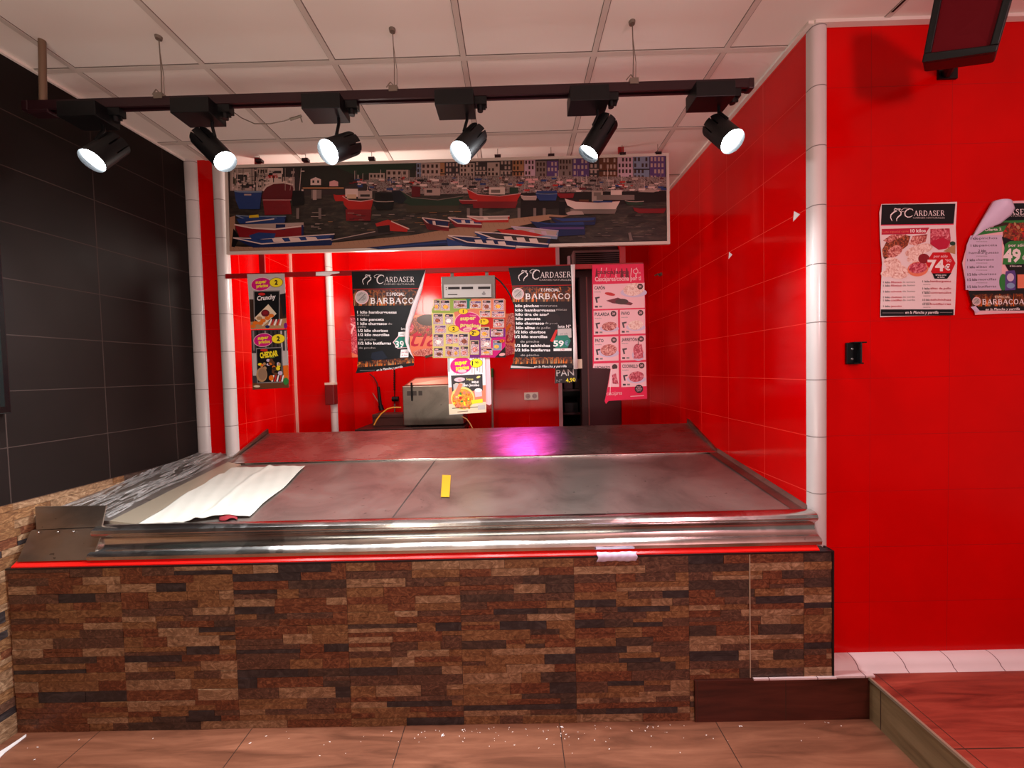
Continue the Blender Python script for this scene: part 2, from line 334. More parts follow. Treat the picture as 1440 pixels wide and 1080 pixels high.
# ================================================================== the setting
H = 2.967
def lw(y): return -2.225+(y-1.5)*.0625        # x of the left wall, which runs a little out of square
S = 'structure'
b = MB(); b.box(-2.6, 4.2, -3.2, 4.9, -.06, 0, M_floor); prop(b.build('floor'), kind=S)
b = MB(); b.box(1.475, 4.2, -3.2, 1.78, 0.0005, .18, M_riser2); b.face([(1.475, -3.2, .1802), (4.2, -3.2, .1802), (4.2, 1.72, .1802), (1.475, 1.72, .1802)], M_plat)
b.box(1.470, 1.480, -3.2, 1.69, .172, .1825, mat('aluminium_trim', (176, 160, 136), .4, .6))
b.box(.735, 1.475, 1.682, 1.70, .0005, .18, M_riser); b.box(.735, 1.475, 1.69, 1.70, .0005, .182, M_riser)
prop(b.build('floor_platform'), kind=S)
b = MB(); b.box(1.33, 1.50, 1.684, 1.735, .178, .188, M_pinkwhite); b.box(.985, 1.335, 1.681, 1.69, .179, .186, M_pinkwhite)
prop(b.build('trim_ledge'), kind=S)
prof = [(1.345, 1.705, .1805), (1.345, 1.779, .1805), (1.345, 1.779, .222)]+[(1.345, 1.774-.055*math.sin(t), .222-.040*(1-math.cos(t))) for t in (.2, .5, .8, 1.1, 1.35)]
b = MB(); b.prism(prof, (2.85, 0, 0), M_pinkwhite); prop(b.build('baseboard_right', smooth=50), kind=S)
# ceiling: panels and grid bars
b = MB(); b.box(-2.6, 4.2, -3.2, 4.9, H, H+.05, M_ceil)
for k in range(-2, 9):
    x = -1.40+.6*k
    b.box(x-.012, x+.012, -3.2, 3.9 if x < 1.3 else 1.78, H-.004, H+.001, M_tbar); b.box(x+.012, x+.0155, -3.2, 3.9 if x < 1.3 else 1.78, H-.001, H+.001, M_tshade); b.box(x-.0145, x-.012, -3.2, 3.9 if x < 1.3 else 1.78, H-.001, H+.001, M_tshade)
for k in range(-8, 4):
    y = 1.902+.6*k
    b.box(-2.3, 1.3 if y > 1.78 else 4.2, y-.012, y+.012, H-.0045, H+.001, M_tbar); b.box(-2.3, 1.3 if y > 1.78 else 4.2, y-.0165, y-.012, H-.001, H+.001, M_tshade)
b.box(1.30, 4.2, 1.752, 1.78, H-.014, H+.001, M_ceil); b.box(1.276, 1.30, 1.76, 3.9, H-.012, H+.001, M_ceil)
b.box(1.589, 1.598, 1.30, 1.724, H-.006, H+.001, M_black)
b.prism([(lw(-3.2), -3.2, H-.012), (lw(-3.2)+.022, -3.2, H-.012), (lw(2.7)+.022, 2.7, H-.012), (lw(2.7), 2.7, H-.012)], (0, 0, .013), M_ceil)
prop(b.build('ceiling'), kind=S)
# left wall: charcoal tiles above, stone cladding below
def cladding(mb, P, U0, U1, V0, V1, seed, weights, rowh=(.022, .050), lenr=(.08, .32), dep=.004, tilew=.487):
    r = random.Random(seed); v = V0; mi = 0
    while v < V1-.004:
        h = min(r.uniform(*rowh), V1-v)
        if V1-v-h < .014: h = V1-v
        u = U0-r.uniform(0, .15); prev = -1
        while u < U1:
            l = r.uniform(*lenr)
            nt = math.ceil((u-U0+1e-4)/tilew)*tilew+U0
            if 0 < nt-u < l+.05: l = nt-u
            a, c = max(u, U0), min(u+l, U1)
            if c-a > .004:
                k = r.choices(range(6), weights)[0]
                if k == prev: k = r.choices(range(6), weights)[0]
                prev = k; d = r.uniform(.2, 1)*dep
                sub = [(v, v+h)]
                if h > .036 and r.random() < .3: q = v+h*r.uniform(.4, .6); sub = [(v, q), (q, v+h)]
                for v0, v1 in sub:
                    kk = k if v0 == v else r.choices(range(6), weights)[0]
                    g = .0007
                    p = [P(a+g, v0+g, 0), P(c-g, v0+g, 0), P(c-g, v1-g, 0), P(a+g, v1-g, 0), P(a+g, v0+g, d), P(c-g, v0+g, d), P(c-g, v1-g, d), P(a+g, v1-g, d)]
                    mb.raw(p, [(4, 5, 6, 7), (0, 1, 5, 4), (1, 2, 6, 5), (2, 3, 7, 6), (3, 0, 4, 7)], M_STONE[kk] if False else M_stone[kk])
            u += l
        v += h
def wl(y, z, d=0.): return (lw(y)+d, y, z)
b = MB()
b.hexa([wl(-3.2, 1.0, -.1), wl(-3.2, 1.0, .008), wl(2.72, 1.0, .008), wl(2.72, 1.0, -.1), wl(-3.2, H, -.1), wl(-3.2, H, .008), wl(2.72, H, .008), wl(2.72, H, -.1)], M_dark)
b.hexa([wl(-3.2, 0, -.1), wl(-3.2, 0, 0), wl(2.72, 0, 0), wl(2.72, 0, -.1), wl(-3.2, 1.0, -.1), wl(-3.2, 1.0, 0), wl(2.72, 1.0, 0), wl(2.72, 1.0, -.1)], M_stone[5])
cladding(b, lambda u, v, d: wl(u, v, d), .4, 2.2, .0, 1.0, 5, (5, 5, 1, .6, 2, 0), rowh=(.03, .055), dep=.006)
b.build('wall_left', fix=False)['kind'] = S
# left pier of the alcove with white corner trims
b = MB(); b.box(-2.16, -1.905, 2.70, 3.48, 0, H, M_red_back); b.box(-2.5, -1.57, 3.48, 3.95, 0, H, M_red_back)
b.box(-2.5, -2.16, 2.72, 3.5, 0, H, M_red_back)
b.face([(-1.9045, 2.72, 0), (-1.9045, 3.48, 0), (-1.9045, 3.48, H), (-1.9045, 2.72, H)], M_red_side)
b.box(-1.905, -1.889, 3.462, 3.481, 0, H, mat('pale_grout_bead', (236, 190, 176), .4))
b.build('wall_inner_left')['kind'] = S
def trim(name, x0, x1, y, z0=0., side=0):
    """half-round column of white trim tiles"""
    c = (x0+x1)/2; r = (x1-x0)/2; prof = [(c-r, y, z0)]+[(c-r*math.cos(t), y-.030*math.sin(t)**.7, z0) for t in [math.pi*k/10 for k in range(1, 10)]]+[(c+r, y, z0), (c+r, y+.02, z0), (c-r, y+.02, z0)]
    q = MB(); q.prism(prof, (0, 0, H-z0), M_white); o = q.build(name, smooth=50); o['kind'] = S
trim('trim_1', -2.155, -2.066, 2.705); trim('trim_2', -1.965, -1.893, 2.705); trim('trim_3', -1.605, -1.555, 3.485); trim('trim_4', 1.297, 1.362, 1.785, .182)
# alcove right wall, shop right wall, alcove back wall with doorway
b = MB(); b.box(1.30, 1.45, 1.80, 3.95, 0, H, M_red_side); b.build('wall_inner_right')['kind'] = S
b = MB(); b.box(1.335, 4.2, 1.78, 1.86, 0, H, M_red_front); b.build('wall_right')['kind'] = S
b = MB(); b.box(-1.6, .42, 3.90, 3.98, 0, H, M_red_back); b.box(1.02, 1.32, 3.90, 3.98, 0, H, M_red_back); b.box(.42, 1.02, 3.90, 3.98, 2.72, H, M_red_back)
b.build('wall_back')['kind'] = S
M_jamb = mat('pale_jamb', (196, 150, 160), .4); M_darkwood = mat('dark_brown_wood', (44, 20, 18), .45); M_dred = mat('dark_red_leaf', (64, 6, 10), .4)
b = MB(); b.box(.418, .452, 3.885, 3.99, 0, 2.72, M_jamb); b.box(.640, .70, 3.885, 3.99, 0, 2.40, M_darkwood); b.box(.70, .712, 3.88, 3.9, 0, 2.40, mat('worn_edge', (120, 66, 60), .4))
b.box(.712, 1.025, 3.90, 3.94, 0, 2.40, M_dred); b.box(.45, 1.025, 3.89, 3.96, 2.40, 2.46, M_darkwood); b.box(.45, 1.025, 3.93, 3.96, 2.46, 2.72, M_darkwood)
b.build('door_1')['kind'] = S
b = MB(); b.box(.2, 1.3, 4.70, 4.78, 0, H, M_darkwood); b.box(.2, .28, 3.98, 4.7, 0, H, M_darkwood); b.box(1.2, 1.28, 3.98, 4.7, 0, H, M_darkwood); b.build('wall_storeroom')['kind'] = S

# ================================================================== stone-faced display counter
CL = -2.205
cbase = thing('counter_base', 'long stone-clad counter base with black edge and red tile ledge', 'counter base', (-.45, 1.69, 0))
cnt = thing('display_counter', 'stainless steel fish display bed with raised back panel on the stone-clad base', 'display counter', (-.45, 1.80, 0))
b = MB(); b.box(CL, 1.322, 1.694, 1.80, 0, .722, M_stone[5])
cladding(b, lambda u, v, d: (u, 1.694-d, v), CL, 1.322, .0, .722, 11, (3.2, 4.0, 4, 2.6, 1.7, 1.0))
b.box(.973, .976, 1.688, 1.694, .186, .722, mat('pale_joint', (196, 176, 150), .7))
b.build('stone_front', cbase, fix=False)
b = MB(); b.box(CL, 1.326, 1.686, 1.72, .7222, .729, M_edgeblack); b.box(1.322, 1.330, 1.688, 1.74, .188, .729, M_edgeblack); b.build('black_edge_strip', cbase)
b = MB(); b.prism([(CL+.02, 1.690, .7292), (CL+.02, 1.690, .734), (CL+.02, 1.712, .7505), (CL+.02, 1.80, .7505), (CL+.02, 1.80, .7292)], (3.455, 0, 0), M_redgloss); b.build('red_tile_ledge', cbase)
def bedz(y): return .865+.127*(y-1.78)
# front edge moulding
pf = [(1.700, .751), (1.697, .766), (1.703, .776), (1.718, .784), (1.734, .794), (1.742, .808), (1.742, .828), (1.734, .838), (1.724, .846), (1.719, .858), (1.724, .871), (1.740, .880), (1.765, .882), (1.800, .872), (1.800, .751)]
b = MB(); b.prism([(-1.865, y, z) for y, z in pf], (3.152, 0, 0), M_edge); b.build('front_edge_moulding', cnt, smooth=35)
# display bed: two steel sheets meeting at a seam
b = MB(); b.hexa([(-1.86, 1.801, .60), (1.285, 1.801, .60), (1.285, 2.66, .60), (-1.86, 2.66, .60), (-1.86, 1.801, bedz(1.79)), (1.285, 1.801, bedz(1.79)), (1.285, 2.66, bedz(2.66)-.008), (-1.86, 2.66, bedz(2.66)-.008)], M_bed)
b.build('display_bed', cnt)
b = MB(); a0, a1 = (-.575, 1.80), (-.526, 2.56); b.hexa([(a0[0]-.0025, a0[1], bedz(a0[1])-.002), (a0[0]+.0025, a0[1], bedz(a0[1])-.002), (a1[0]+.0025, a1[1], bedz(a1[1])-.004), (a1[0]-.0025, a1[1], bedz(a1[1])-.004), (a0[0]-.0025, a0[1], bedz(a0[1])+.001), (a0[0]+.0025, a0[1], bedz(a0[1])+.001), (a1[0]+.0025, a1[1], bedz(a1[1])-.0028), (a1[0]-.0025, a1[1], bedz(a1[1])-.0028)], mat('dark_seam', (74, 62, 58), .5)); b.build('sheet_seam', cnt)
# right side flange (bent strip)
b = MB(); b.prism([(1.23, 1.80, bedz(1.80)+.001), (1.285, 1.80, bedz(1.8)+.001), (1.297, 1.80, bedz(1.8)+.020), (1.299, 1.80, bedz(1.8)+.020), (1.299, 1.80, bedz(1.8)-.01)], (0, .80, .127*.80), M_plate); b.build('side_flange', cnt)
# raised back panel with lip
def bkz(y): return .968+.30*(y-2.59)
b = MB(); b.hexa([(-1.87, 2.605, .955), (1.285, 2.605, .955), (1.285, 3.02, 1.07), (-1.87, 3.02, 1.07), (-1.87, 2.59, .970), (1.285, 2.59, .970), (1.285, 3.02, bkz(3.02)), (-1.87, 3.02, bkz(3.02))], M_pan); pan = b.build('back_panel', cnt)
b = MB(); b.hexa([(-1.875, 2.580, .938), (1.288, 2.580, .938), (1.288, 2.592, .940), (-1.875, 2.592, .940), (-1.875, 2.582, .970), (1.288, 2.582, .970), (1.288, 2.598, .974), (-1.875, 2.598, .974)], M_edge); b.build('panel_lip', pan, bevel=.002)
for x in (-1.892, 1.284):
    b = MB(); b.hexa([(x, 2.585, .945), (x+.014, 2.585, .945), (x+.014, 3.03, 1.09), (x, 3.03, 1.09), (x, 2.585, .978), (x+.014, 2.585, .978), (x+.014, 3.03, bkz(3.03)+.030), (x, 3.03, bkz(3.03)+.030)], M_plate); b.build('panel_flange', pan)
b = MB(); b.box(-1.86, 1.285, 2.66, 3.0, 0, .95, M_plate); b.build('counter_body', cnt)
# sloping side panel along the left wall
def sp(u, y):   # u 0 at the bed, 1 at the wall
    return Vector((-1.86+u*(lw(y)+.004+1.86), y, bedz(y)+.018+.030*u))
b = MB(); pts = [sp(0, 1.80), sp(1, 1.80), sp(1, 2.695), sp(0, 2.695)]; b.prism(pts, (0, 0, -.03), M_bed); b.build('side_panel', cnt)
b = MB(); pts = [(-1.86, 1.80, bedz(1.8)+.019), (-1.86, 2.56, bedz(2.56)+.019), (-1.775, 2.56, bedz(2.56)+.003), (-1.735, 1.80, bedz(1.8)+.003)]; b.prism(pts, (0, 0, -.012), mat('beige_folded_lip', (186, 172, 150), .4, .6)); b.build('folded_lip', cnt)
# corner plates at the left end
cp = MB(); cp.hexa([(-2.175, 1.702, .7508), (-1.845, 1.702, .7508), (-1.845, 1.726, .7508), (-2.175, 1.726, .7508), (-2.165, 1.752, .868), (-1.835, 1.752, .876), (-1.835, 1.775, .876), (-2.165, 1.775, .868)], M_plate)
pl = cp.build('corner_plate', cnt, bevel=.002)
b = MB(); b.hexa([(-2.14, 1.752, .872), (-1.848, 1.752, .879), (-1.848, 1.758, .879), (-2.14, 1.758, .872), (-2.185, 1.79, .962), (-1.862, 1.79, .960), (-1.862, 1.796, .960), (-2.185, 1.796, .962)], M_plate); b.build('upright_flap', pl)
for x in (-2.12, -2.035, -1.965):
    b = MB(); b.ring((x, 1.744, .862), (x, 1.739, .862), .005, .004, M_edge, 12); b.build('rivet', pl)

# ================================================================== track with six spotlights
TY = 1.735
tr = thing('lighting_track', 'dark maroon ceiling track carrying six black spotlights', 'lighting track', (-.5, TY, 2.672))
b = MB(); b.prism([(-2.02, TY-.018, 2.672), (-2.02, TY-.018, 2.709), (-2.02, TY+.018, 2.709), (-2.02, TY+.018, 2.672), (-2.02, TY+.008, 2.672), (-2.02, TY+.008, 2.684), (-2.02, TY-.008, 2.684), (-2.02, TY-.008, 2.672)], (3.02, 0, 0), M_track); b.build('track_channel', tr)
for x0, x1 in ((-2.045, -2.018), (.998, 1.022)):
    b = MB(); b.box(x0, x1, TY-.020, TY+.020, 2.668, 2.711, M_track); b.build('end_cap', tr, bevel=.004)
b = MB(); b.box(-2.02, -1.93, TY-.022, TY+.022, 2.655, 2.6715, M_track); b.build('power_feed', tr, bevel=.004)
b = MB(); b.tube([(-1.972, TY, 2.709), (-1.960, TY, H)], .0125, M_rod, 14); b.build('hanger_rod', tr, smooth=40)
for x in (-1.465, -.478, .525):
    b = MB(); b.tube([(x, TY, 2.715), (x+.004, TY, 2.82), (x+.001, TY, H)], .0022, M_wire, 6)
    b.tube([(x+.012, TY, 2.73), (x+.014, TY, 2.80), (x+.003, TY, 2.90), (x, TY, H)], .0014, M_wire, 6)
    b.ring((x, TY, H-.012), (x, TY, H), .012, .014, M_wire, 12); wr = b.build('suspension_wire', tr)
    b = MB(); b.box(x-.018, x+.018, TY-.021, TY+.021, 2.700, 2.724, M_wire); b.tube([(x-.03, TY-.01, 2.722), (x-.012, TY-.012, 2.742), (x+.004, TY-.012, 2.724)], .0025, M_wire, 6); b.build('wire_clamp', wr)
HEADS = [((-1.679, 1.75, 2.539), (-1.690, 1.648, 2.414), -1.72, 'black spotlight nearest the charcoal wall, leftmost on the track'),
         ((-1.316, 1.75, 2.555), (-1.202, 1.730, 2.437), -1.255, 'black spotlight tilted to the right, second from the charcoal wall'),
         ((-.671, 1.75, 2.509), (-.722, 1.628, 2.410), -.718, 'black spotlight with wide round lens, third from the charcoal wall'),
         ((-.135, 1.75, 2.532), (-.199, 1.661, 2.409), -.175, 'black spotlight over the middle of the counter, third from the red column'),
         ((.422, 1.75, 2.569), (.333, 1.740, 2.431), .375, 'black spotlight showing its side and rear slots, second from the red column'),
         ((.867, 1.75, 2.539), (.890, 1.642, 2.412), .883, 'black spotlight glaring beside the red side wall, rightmost on the track')]
for B, L, sx, lab in HEADS:
    B, L = Vector(B), Vector(L); d = (L-B).normalized(); x1 = sx+.035
    t = thing('track_spotlight', lab, 'spotlight', (sx, TY, 2.672), 'spotlights on the ceiling track')
    q = MB(); q.box(x1-.158, x1, 1.668, 1.772, 2.608, 2.670, M_black); dr = q.build('driver_box', t, bevel=.002)
    q = MB(); q.box(x1, x1+.05, TY-.016, TY+.016, 2.640, 2.671, M_black); q.ring((x1+.022, TY, 2.645), (x1+.022, TY, 2.618), .013, .012, M_black, 16); q.box(x1+.016, x1+.045, TY-.004, TY+.004, 2.625, 2.645, M_black); q.build('track_adapter', t)
    mid = B+d*.055; up = (Vector((sx, TY, 2.608))-mid); up = (up-d*up.dot(d)).normalized()
    q = MB(); q.tube([(sx, TY, 2.610), (sx, TY, 2.585), mid+up*.045], .0065, M_black, 10); q.build('swivel_arm', t, smooth=40)
    R0 = .046; q = MB(); A = B+d*.075
    q.ring(A, L, R0, R0, M_black, 40, (1, 0)); q.ring(L, L-d*.012, R0, R0-.006, M_black, 40, (0, 0)); q.ring(L-d*.012, L-d*.03, R0-.006, R0-.010, M_blackgloss, 40, (0, 0))
    q.ring(B+d*.012, A, .030, .030, M_black, 24)
    u = d.orthogonal().normalized(); v_ = d.cross(u); nf = 8
    for k in range(nf):     # rear cooling segments parted by slots
        a0, a1 = 2*math.pi*(k+.07)/nf, 2*math.pi*(k+.93)/nf; pr = []
        for j in range(6): a = a0+(a1-a0)*j/5; pr.append(B+(u*math.cos(a)+v_*math.sin(a))*R0)
        for j in range(6): a = a1-(a1-a0)*j/5; pr.append(B+(u*math.cos(a)+v_*math.sin(a))*.018)
        q.prism(pr, d*.0755, M_black)
    hd = q.build('lamp_head', t, smooth=30)
    q = MB(); q.ring(L-d*.024, L-d*.0225, R0-.009, R0-.009, M_lens, 40); q.build('lens', hd)
    lo = lamp('spotlight_beam', 'SPOT', L+d*.002-wloc(t), SPOT_W, (.93, .97, 1), d, spot_size=math.radians(150), spot_blend=1, shadow_soft_size=.035); lo.parent = t
b = MB(); pts = [at(x, y, 1.80) for x, y in ((326, 156), (340, 166), (358, 174), (380, 174), (400, 170), (412, 166))]; b.tube(pts, .0022, M_wire, 6)
b.ring(at(408, 168, 1.80), at(424, 163, 1.80), .006, .005, M_wire, 10); b.tube([at(422, 163, 1.80), at(425, 172, 1.80)], .002, M_wire, 6)
prop(b.build('loose_cable', loc=pts[0]), 'thin loose cable with plug hanging beside the second spotlight', 'cable')
# ================================================================== framed harbour picture
hb = thing('harbour_picture', 'wide framed picture of a harbour with fishing boats hung under the ceiling', 'picture', at(630, 357, 2.68))
A = Art(310, 210, 4.5, 2.66, step=.00007); A.tint = (.86, .76, .72)
BYf = 2.668
def bq(x, y, Y=BYf): return at(310+x/4.5, 210+y/4.5, Y)
TL, TR, BR_, BL_ = (26, 100), (2838, 22), (2846, 598), (38, 664)
iTL, iTR, iBR, iBL = (44, 118), (2822, 40), (2828, 580), (58, 646)
M_frame = mat('pale_frame', (206, 190, 178), .4); M_board = mat('picture_board', (90, 80, 74), .6)
b = MB(); b.prism([bq(*q, 2.676) for q in (TL, TR, BR_, BL_)], (0, .012, 0), M_board); b.build('backing_board', hb)
for o_, i_, o2, i2 in ((TL, iTL, TR, iTR), (TR, iTR, BR_, iBR), (BR_, iBR, BL_, iBL), (BL_, iBL, TL, iTL)):
    b = MB(); f_ = [bq(*q, 2.655) for q in (o_, o2, i2, i_)]; b.prism(f_, (0, .021, 0), M_frame); b.build('frame_side', hb)
for px in (365, 430, 523, 700, 775, 875, 925):
    e = at(px, 226-(px-365)*.0176, 2.67); b = MB(); b.box(e.x-.02, e.x+.02, 2.655, 2.685, e.z-.012, e.z+.006, M_track); b.tube([(e.x, 2.67, e.z), (e.x, 2.67, H)], .0018, M_wire, 6); b.build('hanging_clip', hb)
rr = random.Random(4)
def ytop(x): return 118-(x-44)*.0281
def ybot(x): return 646-(x-58)*.0238
A.poly([iTL, iTR, iBR, iBL], 'f_water')
A.poly([(1900, ytop(1900)), iTR, iBR, (1900, ybot(1900))], 'dark'); A.poly([(2050, 380), (2824, 330), (2826, 575), (2150, 590)], 'f_water')
A.poly([(44, ytop(44)), (2822, 40), (2824, 250), (44, 300)], 'dgrey')
A.poly([(470, ytop(470)), (1300, ytop(1300)), (1300, 190), (900, 190), (760, 250), (520, 240)], 'hill')
A.poly([(700, ytop(700)), (1250, ytop(1250)), (1200, 130), (860, 165)], 'dgreen')
x = 1240          # the town: narrow house fronts
while x < 2800:
    wd = rr.uniform(60, 118); t0 = ytop(x+wd)+rr.choice([0, 0, 2, 14]); y1 = 205+rr.uniform(-8, 20)
    wd = min(wd, 2818-x)
    if wd < 20: break
    if x < 1400: t0 += 4
    wall_ = rr.choice(['lgrey', 'cream', 'grey', 'tan', 'dgrey', 'lgrey', 'violet', 'lblue', 'dgrey', 'brown', 'lilac'])
    A.rect(x, t0, x+wd-3, y1, wall_, 1.5)
    nc = max(2, int(wd/22)); nr = 4
    for i in range(nc):
        for j in range(nr):
            wx = x+6+i*(wd-10)/nc; wy = t0+8+j*(y1-t0-8)/nr
            if rr.random() < .85: A.rect(wx, wy, wx+(wd-10)/nc*.55, wy+(y1-t0)/nr*.6, 'dbrown' if wall_ not in ('dgrey', 'brown', 'violet') else 'lgrey')
    if rr.random() < .5: A.rect(x, t0+(y1-t0)*.5, x+wd-3, t0+(y1-t0)*.55, rr.choice(['lgrey', 'dark']))
    x += wd
for x0, y0, x1, y1 in ((230, 118, 300, 250), (940, 150, 1040, 250), (1050, 130, 1190, 240), (1270, 86, 1390, 200)):
    A.rect(x0, y0, x1, y1, 'lgrey')
    for i in range(4):
        for j in range(3): A.rect(x0+8+i*(x1-x0-8)/4, y0+10+j*(y1-y0-8)/3, x0+8+i*(x1-x0-8)/4+(x1-x0)*.12, y0+10+j*(y1-y0-8)/3+(y1-y0)*.18, 'dbrown')
A.poly([(900, 195), (1420, 165), (2824, 175), (2824, 262), (1300, 285), (960, 262)], 'f_town')
for _ in range(190):      # moored boats far off: sails, cabins, masts
    cx = rr.uniform(800, 2800); cy = rr.uniform(175, 262); s_ = rr.uniform(10, 34); k = rr.choice(['white', 'lgrey', 'maroon', 'hotred', 'dgrey', 'lpink', 'dark', 'white', 'blue'])
    if rr.random() < .5: A.rect(cx, cy, cx+s_*1.4, cy+s_*.45, k)
    else: A.poly([(cx, cy), (cx+s_*1.5, cy), (cx+s_*1.2, cy+s_*.4), (cx+s_*.2, cy+s_*.4)], k)
    if rr.random() < .45: A.rect(cx+s_*.4, cy-s_*2.2, cx+s_*.4+2.5, cy, rr.choice(['white', 'lgrey', 'grey']))
def hull(x0, x1, yt, yb, c, rim='white', rise=12, refl=None, rb=None, stern=.08):
    w_ = x1-x0
    if refl: A.poly([(x0+w_*.1, yb-2), (x1-w_*.06, yb-2), (x1-w_*.1, rb), (x0+w_*.12, rb)], refl)
    A.poly([(x0, yt-rise), (x0+w_*.2, yt), (x0+w_*.6, yt+rise*.3), (x1, yt-rise*.2), (x1-w_*stern, yb), (x0+w_*.18, yb), (x0+w_*.05, (yt+yb)/2)], c)
    if rim: A.stroke([(x0, yt-rise), (x0+w_*.2, yt), (x0+w_*.6, yt+rise*.3), (x1, yt-rise*.2)], max(4, (yb-yt)*.09), rim, mb=A.pic)
# trawlers at the left
A.rect(62, 122, 215, 262, 'lgrey'); A.rect(110, 150, 190, 235, 'grey')
for i in range(26): A.rect(70+rr.uniform(0, 130), 125+rr.uniform(0, 110), 80+rr.uniform(0, 140), 140+rr.uniform(0, 110), rr.choice(['white', 'lgrey', 'dgrey', 'olive', 'white']))
hull(88, 262, 268, 378, 'blue', 'lblue', 4); A.rect(150, 282, 195, 292, 'lgrey')
A.rect(225, 175, 470, 262, 'lgrey'); A.rect(300, 118, 395, 215, 'white'); A.rect(300, 160, 362, 182, 'hotred'); A.rect(310, 135, 385, 152, 'dgrey')
for i in range(16): A.rect(235+i*14, 185+rr.uniform(-40, 30), 241+i*14, 232, rr.choice(['white', 'grey', 'dgrey']))
A.poly([(268, 320), (440, 320), (452, 410), (280, 415)], 'dred'); A.poly([(262, 300), (285, 240), (330, 218), (400, 214), (455, 228), (462, 250), (448, 318), (270, 320)], 'maroon')
A.stroke([(268, 262), (290, 235), (335, 214), (400, 210), (460, 224)], 10, 'white', mb=A.pic); A.stroke([(268, 320), (448, 320)], 4, 'lpink', mb=A.pic)
A.poly([(455, 262), (525, 255), (530, 350), (455, 360)], 'black'); A.rect(470, 225, 520, 262, 'dgrey')
A.poly([(570, 190), (602, 176), (636, 190), (636, 226), (570, 226)], 'white'); A.rect(582, 196, 594, 212, 'dark'); A.rect(612, 196, 624, 212, 'dark'); A.rect(575, 256, 640, 312, 'grey'); A.rect(585, 256, 608, 320, 'lgrey')
A.poly([(690, 205), (720, 195), (745, 206), (745, 234), (690, 234)], 'lpink'); A.rect(520, 240, 780, 250, 'tan')
hull(715, 790, 288, 328, 'hotred', None, 4)
A.rect(790, 250, 870, 300, 'white'); A.rect(800, 285, 860, 312, 'cream'); A.rect(870, 262, 960, 312, 'lgrey'); A.rect(885, 285, 945, 300, 'dgrey')
hull(772, 968, 322, 380, 'hotred', 'lpink', 26, 'dred', 452)
A.rect(978, 276, 1095, 332, 'black'); hull(965, 1100, 330, 382, 'black', 'lgrey', 6)
A.rect(1290, 246, 1390, 292, 'lgrey'); A.rect(1305, 256, 1340, 274, 'dgrey'); A.rect(1210, 235, 1265, 300, 'maroon'); hull(1130, 1540, 305, 356, 'dgreen', 'grey', 50, 'olive', 400); A.poly([(1085, 262), (1135, 258), (1180, 310), (1150, 345), (1095, 330)], 'navy')
A.rect(1700, 240, 1800, 285, 'white'); A.rect(1712, 255, 1770, 275, 'grey'); A.rect(1830, 240, 1885, 278, 'dgreen'); hull(1560, 1902, 286, 330, 'hotred', 'lpink', 34, 'dred', 372); hull(1510, 1625, 322, 346, 'dred', 'lpink', 2)
hull(1900, 2005, 296, 322, 'lgrey', 'white', 5); hull(1995, 2133, 282, 324, 'blue', 'lblue', 4); A.rect(2000, 262, 2130, 276, 'blue'); hull(2130, 2240, 278, 308, 'dred', None, 4)
A.rect(2350, 262, 2420, 330, 'lgrey'); A.rect(2362, 272, 2408, 296, 'grey'); A.rect(2270, 318, 2330, 345, 'brown'); hull(2178, 2530, 330, 378, 'white', 'maroon', 20, 'grey', 408); A.rect(2360, 326, 2480, 336, 'blue')
A.rect(2470, 258, 2540, 300, 'white'); A.rect(2380, 288, 2620, 320, 'grey'); hull(2560, 2680, 330, 352, 'dgreen', 'lgrey', 6); hull(2610, 2822, 374, 404, 'dred', 'maroon', 6); A.poly([(2640, 270), (2720, 250), (2780, 262), (2740, 272)], 'lgrey')
A.rect(2142, 325, 2182, 415, 'black'); A.rect(2145, 322, 2180, 332, 'dgrey')
for i in range(40): A.rect(1990+i*18+rr.uniform(-6, 6), 410+rr.uniform(0, 130), 2010+i*18, 412+rr.uniform(2, 132), 'grey') if False else None
for i in range(70):       # ripples and reflections
    cx = rr.uniform(560, 1500); cy = rr.uniform(390, 520); l = rr.uniform(14, 60); A.rect(cx, cy, cx+l, cy+3.2, rr.choice(['grey', 'olive', 'lgrey', 'dark', 'tan']))
for i in range(50):
    cx = rr.uniform(2250, 2760); cy = rr.uniform(400, 560); l = rr.uniform(14, 60); A.rect(cx, cy, cx+l, cy+2.6, rr.choice(['dgrey', 'dgrey', 'grey', 'dark']))
for cx in (480, 620, 1560, 1640, 1880, 1980, 2040): A.rect(cx, 372, cx+18, 440, 'grey')
A.poly([(58, 430), (92, 420), (96, 600), (60, 640)], 'lwood')
A.poly([(58, 612), (160, 618), (700, 592), (1200, 545), (1440, 505), (1700, 455), (2080, 412), (2210, 420), (2080, 445), (1800, 505), (1560, 560), (1440, 588), (1000, 622), (58, 645)], 'lwood')
for i in range(60):
    t = i/60; cx = 80+t*1900; cy = 628-t*t*170-t*26; A.stroke([(cx, cy-8), (cx+8, cy+12)], 2, 'wood', mb=A.pic)
for _ in range(70):
    cx = rr.uniform(60, 520); cy = rr.uniform(118, 255); l = rr.uniform(4, 26)
    if cy > 210 and 255 < cx < 470: continue
    A.rect(cx, cy, cx+l, cy+rr.uniform(3, 14), rr.choice(['white', 'lgrey', 'dgrey', 'grey', 'dark', 'white', 'lpink']))
for cx in (75, 108, 140, 200, 232, 250, 410, 440, 470, 500): A.stroke([(cx, 260), (cx+rr.uniform(-30, 30), 120)], 3, rr.choice(['white', 'lgrey', 'dark']), mb=A.pic)
